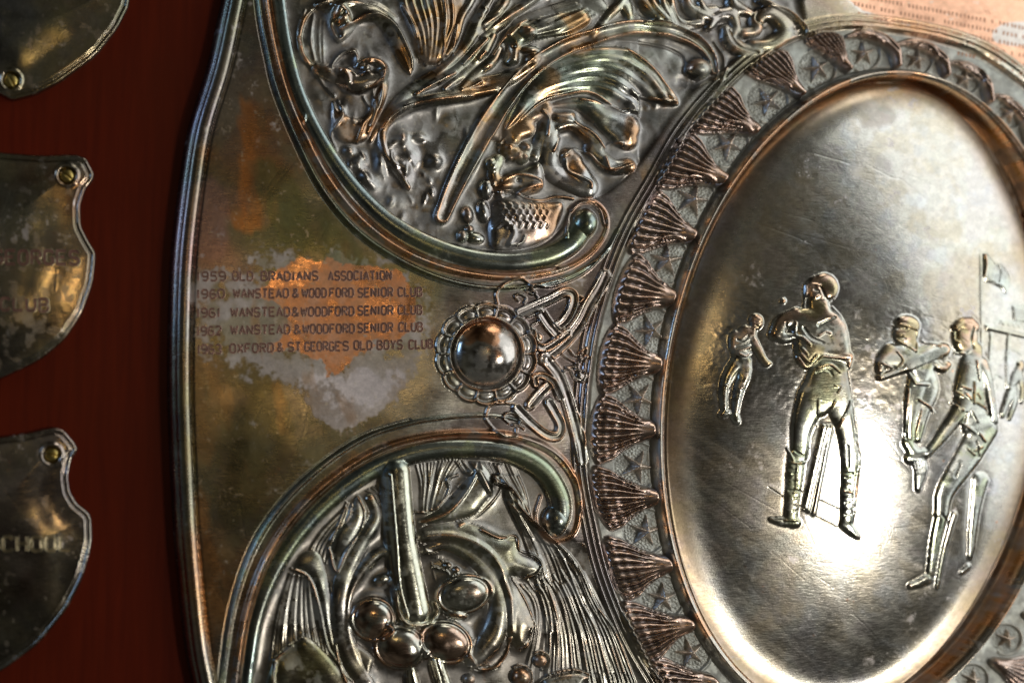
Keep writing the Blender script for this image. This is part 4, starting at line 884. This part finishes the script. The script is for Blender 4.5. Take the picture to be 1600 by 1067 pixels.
def at(u, v, extra=0.0):          # a point on the finished surface, `extra` proud of it
    i = min(max((u - us[0]) / STEP, 0), NU - 2); j = min(max((v - vs[0]) / STEP, 0), NV - 2)
    a, b = int(i), int(j); fx, fy = i - a, j - b
    f = lambda A: (A[b, a] * (1 - fx) + A[b, a + 1] * fx) * (1 - fy) + (A[b + 1, a] * (1 - fx) + A[b + 1, a + 1] * fx) * fy
    p = f(P3); s = float(f(SCL)); n = f(NR)
    return Vector(p) + Vector(n) * extra * PX * s

# ------------------------------------------------------------------ materials
def metal_mat():
    m = bpy.data.materials.new('tarnished_silver_plate'); m.use_nodes = True; n = m.node_tree.nodes; k = m.node_tree.links
    b = n['Principled BSDF']; t = n.new('ShaderNodeAttribute'); t.attribute_name = 'tint'; r = n.new('ShaderNodeAttribute'); r.attribute_name = 'finish'
    s = n.new('ShaderNodeSeparateXYZ'); k.new(r.outputs['Vector'], s.inputs[0])
    tcn = n.new('ShaderNodeTexCoord'); mp = n.new('ShaderNodeMapping'); mp.inputs['Scale'].default_value = (600, 600, 4200); mp.inputs['Rotation'].default_value = (0, .6, 0)
    nz1 = n.new('ShaderNodeTexNoise'); nz1.inputs['Scale'].default_value = 1.0; nz1.inputs['Detail'].default_value = 3
    nz2 = n.new('ShaderNodeTexNoise'); nz2.inputs['Scale'].default_value = 2600; nz2.inputs['Detail'].default_value = 4
    k.new(tcn.outputs['Object'], mp.inputs[0]); k.new(mp.outputs[0], nz1.inputs['Vector']); k.new(tcn.outputs['Object'], nz2.inputs['Vector'])
    ad = n.new('ShaderNodeMath'); ad.operation = 'ADD'; k.new(nz1.outputs['Fac'], ad.inputs[0]); k.new(nz2.outputs['Fac'], ad.inputs[1])
    bp = n.new('ShaderNodeBump'); bp.inputs['Strength'].default_value = .35; bp.inputs['Distance'].default_value = .00003; k.new(ad.outputs[0], bp.inputs['Height'])
    ml_ = n.new('ShaderNodeMath'); ml_.operation = 'MULTIPLY_ADD'; k.new(nz1.outputs['Fac'], ml_.inputs[0]); ml_.inputs[1].default_value = .14; k.new(s.outputs[0], ml_.inputs[2])
    sb = n.new('ShaderNodeMath'); sb.operation = 'SUBTRACT'; k.new(ml_.outputs[0], sb.inputs[0]); sb.inputs[1].default_value = .07
    hv = n.new('ShaderNodeHueSaturation'); k.new(t.outputs['Color'], hv.inputs['Color']); mr_ = n.new('ShaderNodeMapRange'); mr_.inputs['To Min'].default_value = .8; mr_.inputs['To Max'].default_value = 1.2
    k.new(nz2.outputs['Fac'], mr_.inputs['Value']); k.new(mr_.outputs[0], hv.inputs['Value'])
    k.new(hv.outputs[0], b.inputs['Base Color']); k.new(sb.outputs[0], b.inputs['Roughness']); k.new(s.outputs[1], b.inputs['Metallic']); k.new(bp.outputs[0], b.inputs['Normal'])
    return m
SILVER = metal_mat()
def simple(name, c, rough, metal, bump=0, sc_n=1500):
    m = bpy.data.materials.new(name); m.use_nodes = True; n = m.node_tree.nodes; k = m.node_tree.links; b = n['Principled BSDF']
    tcn = n.new('ShaderNodeTexCoord'); nz = n.new('ShaderNodeTexNoise'); nz.inputs['Scale'].default_value = sc_n; nz.inputs['Detail'].default_value = 4; k.new(tcn.outputs['Object'], nz.inputs['Vector'])
    cr = n.new('ShaderNodeValToRGB'); cr.color_ramp.elements[0].position = .3; cr.color_ramp.elements[1].position = .7
    cr.color_ramp.elements[0].color = (c[0] * .6, c[1] * .6, c[2] * .6, 1); cr.color_ramp.elements[1].color = (min(1, c[0] * 1.3), min(1, c[1] * 1.3), min(1, c[2] * 1.3), 1)
    k.new(nz.outputs['Fac'], cr.inputs[0]); k.new(cr.outputs[0], b.inputs['Base Color']); b.inputs['Roughness'].default_value = rough; b.inputs['Metallic'].default_value = metal
    if bump:
        bp = n.new('ShaderNodeBump'); bp.inputs['Strength'].default_value = bump; bp.inputs['Distance'].default_value = .00005; k.new(nz.outputs['Fac'], bp.inputs['Height']); k.new(bp.outputs[0], b.inputs['Normal'])
    return m
BRASS = simple('old_brass', (.50, .38, .12), .3, 1, .4); INK = simple('oxide_in_engraving', (.15, .065, .045), .55, .4); EDGE = simple('bright_engraving', (.34, .29, .18), .3, 1)
DUST = simple('dust_speck', (.42, .38, .34), .9, 0)

def wood_mat():
    m = bpy.data.materials.new('varnished_mahogany'); m.use_nodes = True; n = m.node_tree.nodes; k = m.node_tree.links; b = n['Principled BSDF']
    tcn = n.new('ShaderNodeTexCoord'); mp = n.new('ShaderNodeMapping'); mp.inputs['Scale'].default_value = (900, 900, 55)
    nz = n.new('ShaderNodeTexNoise'); nz.inputs['Scale'].default_value = 1; nz.inputs['Detail'].default_value = 5; nz.inputs['Distortion'].default_value = .6
    k.new(tcn.outputs['Object'], mp.inputs[0]); k.new(mp.outputs[0], nz.inputs['Vector'])
    nb = n.new('ShaderNodeTexNoise'); nb.inputs['Scale'].default_value = 38; nb.inputs['Detail'].default_value = 3; k.new(tcn.outputs['Object'], nb.inputs['Vector'])
    cr = n.new('ShaderNodeValToRGB'); e = cr.color_ramp.elements; e[0].position = .3; e[0].color = (.075, .005, .0014, 1); e[1].position = .72; e[1].color = (.135, .011, .002, 1)
    k.new(nz.outputs['Fac'], cr.inputs[0])
    mx = n.new('ShaderNodeMix'); mx.data_type = 'RGBA'; mx.blend_type = 'MIX'; k.new(nb.outputs['Fac'], mx.inputs[0]); k.new(cr.outputs[0], mx.inputs[6]); mx.inputs[7].default_value = (.075, .010, .002, 1)
    k.new(mx.outputs[2], b.inputs['Base Color']); b.inputs['Roughness'].default_value = .38; b.inputs['Specular IOR Level'].default_value = .12
    b.inputs['Coat Weight'].default_value = .05; b.inputs['Coat Roughness'].default_value = .25
    bp = n.new('ShaderNodeBump'); bp.inputs['Strength'].default_value = .25; bp.inputs['Distance'].default_value = .00004; k.new(nz.outputs['Fac'], bp.inputs['Height']); k.new(bp.outputs[0], b.inputs['Normal'])
    return m
WOODM = wood_mat()

# ------------------------------------------------------------------ object helpers
def empty(name, loc, label, cat, group=None):
    o = bpy.data.objects.new(name, None); C.objects.link(o); o.location = loc; o.empty_display_size = .005
    o['label'] = label; o['category'] = cat
    if group: o['group'] = group
    return o
cellL = np.zeros((NV - 1, NU - 1), 'i4')
cellL[:] = LAB[:-1, :-1]
for sl in ((slice(1, None), slice(None, -1)), (slice(None, -1), slice(1, None)), (slice(1, None), slice(1, None))):
    z = cellL == 0; cellL[z] = LAB[sl][z]
order = np.argsort(cellL, axis=None, kind='stable'); sortedL = cellL.ravel()[order]
starts = np.searchsorted(sortedL, np.arange(len(labels) + 1))
Pf = P3.reshape(-1, 3); Nf = NR.reshape(-1, 3); Tf = TINT.reshape(-1, 3); Rf_ = np.stack([ROUGH, METAL, ROUGH * 0], -1).reshape(-1, 3)
remap = np.zeros(NV * NU, 'i8')
def sheet(name, ids, parent=None, label=None, mat=None):
    ids = [ids] if isinstance(ids, int) else ids
    f = np.concatenate([order[starts[i]:starts[i + 1]] for i in ids])
    if len(f) < 2: return None
    j, i = np.divmod(f, NU - 1); v0 = j * NU + i
    q4 = np.stack([v0, v0 + NU, v0 + NU + 1, v0 + 1], -1)
    used = np.unique(q4); remap[used] = np.arange(len(used)); fi = remap[q4].astype('i4').ravel()
    org = Vector(Pf[used].mean(0)) if parent is None or True else Vector()
    co = (Pf[used] - np.array(org)).astype('f')
    me = bpy.data.meshes.new(name)
    me.vertices.add(len(used)); me.vertices.foreach_set('co', co.ravel())
    me.loops.add(len(fi)); me.loops.foreach_set('vertex_index', fi)
    me.polygons.add(len(q4)); me.polygons.foreach_set('loop_start', np.arange(0, len(fi), 4, dtype='i4'))
    me.update()
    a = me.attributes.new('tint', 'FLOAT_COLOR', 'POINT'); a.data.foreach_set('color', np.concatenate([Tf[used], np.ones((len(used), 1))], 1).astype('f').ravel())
    a = me.attributes.new('finish', 'FLOAT_VECTOR', 'POINT'); a.data.foreach_set('vector', Rf_[used].astype('f').ravel())
    a = me.attributes.new('custom_normal', 'FLOAT_VECTOR', 'POINT'); a.data.foreach_set('vector', Nf[used].astype('f').ravel())
    me.update(); me.materials.append(mat or SILVER)
    o = bpy.data.objects.new(name, me); C.objects.link(o)
    if parent:
        o.parent = parent; o.location = org - parent_world(parent)
    else: o.location = org
    if label: o['label'] = label
    return o
def parent_world(p):
    v = Vector(p.location)
    while p.parent: p = p.parent; v = v + Vector(p.location)
    return v
def mesh_obj(name, verts, faces, mat, parent=None, smooth_=True):
    me = bpy.data.meshes.new(name); vv = [Vector(v) for v in verts]; c0 = sum(vv, Vector()) / len(vv)
    me.from_pydata([v - c0 for v in vv], [], faces); me.materials.append(mat)
    if smooth_: me.polygons.foreach_set('use_smooth', [True] * len(me.polygons))
    me.update(); o = bpy.data.objects.new(name, me); C.objects.link(o); o.location = c0
    if parent: o.parent = parent; o.location = c0 - parent_world(parent)
    return o

# ------------------------------------------------------------------ wooden board (the surface everything is fixed to)
gxs = [-520, -300, -60, 120, 200, 235, 262, 300, 420, 900, 1700]; 
bx0, by1, _ = hit(-420, -300, WOOD); verts = []; faces = []
xs_ = np.linspace(float(bx0), .30, 60); ys_ = np.linspace(-.17, .17, 50)
hb = WOOD * PX
for yv in ys_:
    for xv in xs_: verts.append((xv, -hb, yv))
n_ = len(xs_)
for j in range(len(ys_) - 1):
    for i in range(n_ - 1): faces.append((j * n_ + i, j * n_ + i + 1, (j + 1) * n_ + i + 1, (j + 1) * n_ + i))
# the far part of the board lies behind the plate; give it a real back and edge
nb_ = len(verts)
x0_, x1_, y0_, y1_ = xs_[0], xs_[-1], ys_[0], ys_[-1]; tb = .012
verts += [(x0_, -hb, y0_), (x1_, -hb, y0_), (x1_, -hb, y1_), (x0_, -hb, y1_), (x0_, -hb + tb, y0_), (x1_, -hb + tb, y0_), (x1_, -hb + tb, y1_), (x0_, -hb + tb, y1_)]
faces += [(nb_, nb_ + 4, nb_ + 5, nb_ + 1), (nb_ + 1, nb_ + 5, nb_ + 6, nb_ + 2), (nb_ + 2, nb_ + 6, nb_ + 7, nb_ + 3), (nb_ + 3, nb_ + 7, nb_ + 4, nb_), (nb_ + 4, nb_ + 7, nb_ + 6, nb_ + 5)]
bd = mesh_obj('wooden_board', verts, faces, WOODM, smooth_=False); bd['kind'] = 'structure'

# ------------------------------------------------------------------ lettering: stamped strokes with a dark groove between two burrs
F = {'A': [[(0, 0), (.5, 1), (1, 0)], [(.2, .36), (.8, .36)]], 'B': [[(0, 0), (0, 1), (.75, 1), (.92, .86), (.92, .64), (.75, .53), (0, .53)], [(.75, .53), (1, .4), (1, .14), (.8, 0), (0, 0)]],
     'C': [[(1, .82), (.8, 1), (.2, 1), (0, .8), (0, .2), (.2, 0), (.8, 0), (1, .18)]], 'D': [[(0, 0), (0, 1), (.7, 1), (1, .8), (1, .2), (.7, 0), (0, 0)]], 'E': [[(1, 1), (0, 1), (0, 0), (1, 0)], [(0, .52), (.8, .52)]],
     'F': [[(1, 1), (0, 1), (0, 0)], [(0, .52), (.8, .52)]], 'G': [[(1, .82), (.8, 1), (.2, 1), (0, .8), (0, .2), (.2, 0), (.8, 0), (1, .15), (1, .45), (.6, .45)]], 'H': [[(0, 0), (0, 1)], [(1, 0), (1, 1)], [(0, .52), (1, .52)]],
     'I': [[(.5, 0), (.5, 1)]], 'L': [[(0, 1), (0, 0), (1, 0)]], 'N': [[(0, 0), (0, 1), (1, 0), (1, 1)]], 'O': [[(.2, 0), (0, .2), (0, .8), (.2, 1), (.8, 1), (1, .8), (1, .2), (.8, 0), (.2, 0)]],
     'R': [[(0, 0), (0, 1), (.8, 1), (1, .86), (1, .62), (.8, .5), (0, .5)], [(.5, .5), (1, 0)]], 'S': [[(1, .84), (.8, 1), (.2, 1), (0, .84), (0, .66), (.2, .53), (.8, .47), (1, .34), (1, .16), (.8, 0), (.2, 0), (0, .16)]],
     'T': [[(0, 1), (1, 1)], [(.5, 1), (.5, 0)]], 'U': [[(0, 1), (0, .2), (.2, 0), (.8, 0), (1, .2), (1, 1)]], 'W': [[(0, 1), (.25, 0), (.5, .8), (.75, 0), (1, 1)]], 'X': [[(0, 0), (1, 1)], [(0, 1), (1, 0)]], 'Y': [[(0, 1), (.5, .5), (1, 1)], [(.5, .5), (.5, 0)]],
     '&': [[(1, 0), (.2, .75), (.25, .95), (.5, 1), (.7, .88), (.65, .7), (.1, .35), (.05, .12), (.3, 0), (.65, .08), (1, .42)]], "'": [[(.5, 1), (.4, .75)]], '.': [[(.5, .45), (.5, .36)]],
     '1': [[(.5, 0), (.5, 1), (.2, .85)]], '9': [[(.1, .06), (.7, 0), (1, .25), (1, .8), (.8, 1), (.2, 1), (0, .8), (0, .62), (.2, .48), (1, .48)]], '5': [[(1, 1), (.1, 1), (.05, .56), (.75, .58), (1, .4), (1, .16), (.8, 0), (.2, 0), (0, .14)]],
     '6': [[(.9, .94), (.3, 1), (0, .75), (0, .2), (.2, 0), (.8, 0), (1, .2), (1, .38), (.8, .52), (0, .52)]], '0': [[(.2, 0), (0, .2), (0, .8), (.2, 1), (.8, 1), (1, .8), (1, .2), (.8, 0), (.2, 0)]],
     '2': [[(0, .82), (.2, 1), (.8, 1), (1, .8), (.95, .6), (0, 0), (1, 0)]], '3': [[(0, .88), (.2, 1), (.8, 1), (1, .82), (.85, .56), (.4, .53)], [(.85, .53), (1, .3), (1, .16), (.8, 0), (.2, 0), (0, .14)]]}
def groove(path, w, verts, faces, fm, lift=0.1, burr=.48):
    """path in picture-plane units along the metal; five-vertex cross-section: burr, groove, burr"""
    P = [Vector(p) for p in path]; Q = [P[0]]
    for a, b in zip(P, P[1:]):
        n = max(1, int((b - a).length / 3.0)); Q += [a.lerp(b, (k + 1) / n) for k in range(n)]
    base = len(verts)
    for i, p in enumerate(Q):
        a = Q[max(0, i - 1)]; b = Q[min(len(Q) - 1, i + 1)]; d = (b - a); d = d.normalized() if d.length else Vector((1, 0)); nrm = Vector((-d.y, d.x))
        for s, z in ((-1.25, .02), (-.85, burr), (-.6, lift), (.6, lift), (.85, burr), (1.25, .02)):
            q_ = p + nrm * s * w; verts.append(at(q_.x, q_.y, z))
    for i in range(len(Q) - 1):
        for k in range(5):
            a = base + i * 6 + k; faces.append((a, a + 1, a + 7, a + 6)); fm.append(1 if k in (1, 2, 3) else 0)
def write(items, h, w, parent, name, mats, label=None, slant=0.0, jitter=.25):
    verts = []; faces = []; fm = []
    for text, x0, x1, yb0, yb1 in items:
        units = [.35 if c in "I1'" else (.3 if c in '. ' else (1.15 if c in 'W' else .9)) for c in text]; gap = .42
        tot = sum(units) + gap * (len(text) - 1); k = (x1 - x0) / tot; x = x0
        for ch, un in zip(text, units):
            wch = un * k
            if ch != ' ':
                yb = yb0 + (yb1 - yb0) * ((x - x0) / max(1, x1 - x0)) + random.uniform(-jitter, jitter)
                for st in F[ch]: groove([(x + a * wch + slant * b * h, yb - b * h) for a, b in st], w, verts, faces, fm)
            x += wch + gap * k
    o = mesh_obj(name, verts, faces, mats[0], parent); o.data.materials.append(mats[1]); o.data.polygons.foreach_set('material_index', fm)
    if label: o['label'] = label
    return o

# ------------------------------------------------------------------ main plate
plate = empty('trophy_plate', tuple(at(600, 560)), 'large tarnished silver plate with scrolled ornament and five lines of engraved club names', 'silver plate')
sheet('plate_body', L_PLATE, plate); sheet('rim_moulding', L_RIM, plate); sheet('border_ground', L_GROUND, plate); sheet('border_moulding', L_BM, plate)
pg = sheet('ornament_ground', L_UP, plate, 'lumpy chased ground of the upper panel'); sheet('ornament_ground', LP, plate, 'hair-lined ground of the lower panel')
sheet('scroll_band', L_CB, plate, 'upper C-shaped scroll band'); sheet('scroll_band', L_CB2, plate, 'lower C-shaped scroll band'); sheet('scroll_edge', L_CE, plate); sheet('scroll_edge', L_CE2, plate)
for nm in ('shell', 'star', 'acanthus_leaf', 'acanthus_stem', 'plume_leaf', 'grotesque_mask', 'scroll_leaf', 'fan_leaf', 'scaly_beast', 'ribbon', 'fruit_lobe', 'bead'):
    for i in idx(nm): sheet(nm, i, plate)
for i in idx('stem'): sheet('stem', i, plate)
ros = sheet('rosette', L_BG, plate)
for i in petal_ids: sheet('petal', i, ros)
sheet('boss', L_BO, plate, 'domed boss with bare copper on top')
for i in idx('strapwork'): sheet('strapwork', i, plate)
LN = [[('1959', 308, 352, 438.5, 438.5), ('.', 358, 361, 438, 438), ('OLD', 364, 395, 438, 438), ('BRADIANS', 409, 497, 438, 437.5), ('ASSOCIATION', 514, 611, 437.5, 437)],
      [('1960', 308, 350, 466, 465.5), ('.', 356, 359, 465, 465), ('WANSTEAD', 365, 451, 465, 464.5), ('&', 458, 467, 464.5, 464.5), ('WOOD', 473, 510, 464.5, 464), ('FORD', 516, 552, 464, 464), ('SENIOR', 560, 613, 464, 463), ('CLUB', 622, 658, 463, 463)],
      [('1961', 308, 343, 495.5, 495), ('WANSTEAD', 361, 453, 494.5, 493.5), ('&', 457, 467, 493.5, 493.5), ('WOODFORD', 471, 553, 493.5, 492.5), ('SENIOR', 560, 613, 492, 491.5), ('CLUB', 622, 658, 491, 491)],
      [('1962', 308, 345, 524, 523), ('WANSTEAD', 361, 453, 522, 521), ('&', 460, 470, 521, 521), ('WOODFORD', 474, 554, 520.5, 519.5), ('SENIOR', 560, 613, 519, 518), ('CLUB', 623, 659, 517.5, 517.5)],
      [('1963', 309, 345, 552.5, 552), ('OXFORD', 360, 427, 551, 549.5), ('&', 434, 442, 549, 549), ('ST', 451, 470, 548.5, 548), ('GEORGE', 477, 532, 548, 547), ("'", 532, 535, 547, 547), ('S', 537, 545, 546.5, 546.5), ('OLD', 554, 581, 546, 545.5), ('BOYS', 590, 628, 545.5, 545), ('CLUB', 639, 675, 545, 544)]]
for ln in LN: write(ln, 13.2, 1.5, plate, 'inscription_line', (SILVER_T := simple('inscription_burr', (.42, .27, .2), .4, .8), INK)) if 'SILVER_T' not in globals() else write(ln, 13.2, 1.5, plate, 'inscription_line', (SILVER_T, INK))
# faint worn rows of punch marks at the upper right, too worn to read
for r_ in range(6):
    verts = []; faces = []; fm = []
    for k in range(46):
        u0 = 1330 + r_ * 6 + k * 6.1; v0 = -8 + r_ * 13 + (u0 - 1330) * .20 + (r_ - 3) * 1.5
        if v0 > 42 + (u0 - 1400) * .38 or u0 > 1640 or random.random() < .14: continue
        groove([(u0, v0), (u0 + random.uniform(-1, 1), v0 + 6)], 1.2, verts, faces, fm, .08, .3)
    if verts:
        o = mesh_obj('worn_punch_row', verts, faces, simple('worn_copper_marks', (.50, .27, .17), .5, .8) if r_ == 0 else bpy.data.materials['worn_copper_marks'], plate)

# ------------------------------------------------------------------ medallion
med = empty('medallion', tuple(at(1330, 600)), 'oval domed silver medallion with cricketers in relief inside a raised copper rim', 'medallion')
sheet('medallion_rim', L_MR, med); sheet('medallion_field', L_MF, med)
for nm, txt in (('person_back', 'cricketer seen from behind, legs apart before the stumps'), ('person_bowler', 'small stooping cricketer at the left'), ('person_bat', 'capped cricketer holding a bat across his chest'), ('person_right', 'cricketer striding in profile at the right, casting a dark shadow'), ('person_far', 'tiny distant figure by the pavilion')):
    for i in idx(nm): sheet('person', i, med, txt)
for i in stump_ids: sheet('stump', i, med)
for nm in ('bat', 'ball', 'flag', 'pavilion'):
    for i in idx(nm): sheet(nm, i, med)

# ------------------------------------------------------------------ small shields with brass screws
sh_lab = ['topmost small silver shield, cut off by the corner, its rounded tip screwed to the board', 'small silver shield lettered GEORGES CLUB with pale corroded patches, between the other two', 'small brownish silver shield ending in the letters HOOL, lowest of the three']
CG = 'small silver shields screwed to the board'
for k, L in enumerate(sh_ids):
    sx, sy, ang = SCREWS[k]
    t = empty('small_shield', tuple(at(20, [60, 420, 860][k])), sh_lab[k], 'shield', CG)
    sheet('shield_body', L, t)
    # screw: slotted round head
    c0 = at(sx, sy, 0); s_ = float(hit(sx, sy, 0)[2]) * PX; R0 = 10.5; verts = []; faces = []; nr, na = 6, 32
    a_ = math.radians(ang)
    N_ = 25
    grid = np.linspace(-1, 1, N_)
    for yy_ in grid:
        for xx_ in grid:
            # square to disc
            x_ = xx_ * math.sqrt(1 - yy_ * yy_ / 2); y_ = yy_ * math.sqrt(1 - xx_ * xx_ / 2); rr = math.hypot(x_, y_)
            hh = 1.5 + 4.2 * math.sqrt(max(0, 1.02 - rr * rr)) - (0 if rr < .97 else 3)
            dsl = abs(x_ * math.sin(a_) + y_ * math.cos(a_)); hh -= 3.4 * (1 - min(1, max(0, (dsl - .09) / .07)))
            verts.append(c0 + Vector((x_ * R0 * s_, -hh * s_, y_ * R0 * s_)))
    for j in range(N_ - 1):
        for i in range(N_ - 1): faces.append((j * N_ + i, j * N_ + i + 1, (j + 1) * N_ + i + 1, (j + 1) * N_ + i))
    mesh_obj('screw', verts, faces, BRASS, t)
    if k == 1:
        write([('ST', -52, -28, 410, 410), ('GEORGES', -10, 124, 411, 411)], 21, 2.6, t, 'lettering', (EDGE, INK), jitter=.6)
        write([('CLUB', 2, 76, 484, 485)], 19, 2.4, t, 'lettering', (EDGE, INK), jitter=.6)
    if k == 2: write([('SCHOOL', -18, 110, 861, 861)], 22, 2.2, t, 'lettering', (EDGE, EDGE), jitter=.6)
print('labels', len(labels))
for nm_, u_, v_ in (('dome', 1289, 750), ('boss', 774, 565), ('text', 457, 480), ('edge', 1395, 300), ('r', 1550, 600), ('rr', 1590, 600), ('w1', 1420, 300), ('w2', 1470, 350), ('w3', 1520, 380), ('w4', 1560, 720), ('copper', 1480, 20), ('leaf', 1000, 50), ('sh', 65, 70), ('stem', 648, 860)):
    i_, j_ = int((u_ - us[0]) / STEP), int((v_ - vs[0]) / STEP); N_ = Vector(NR[j_-3:j_+4, i_-3:i_+4].mean((0, 1))).normalized(); p_ = Vector(P3[j_, i_]); v2 = (cam.location - p_).normalized(); L_ = 2 * N_.dot(v2) * N_ - v2
    print('MIRROR', nm_, 'N', [round(t, 2) for t in (N_.x, N_.z, -N_.y)], 'L', [round(t, 2) for t in (L_.x, L_.z, -L_.y)])
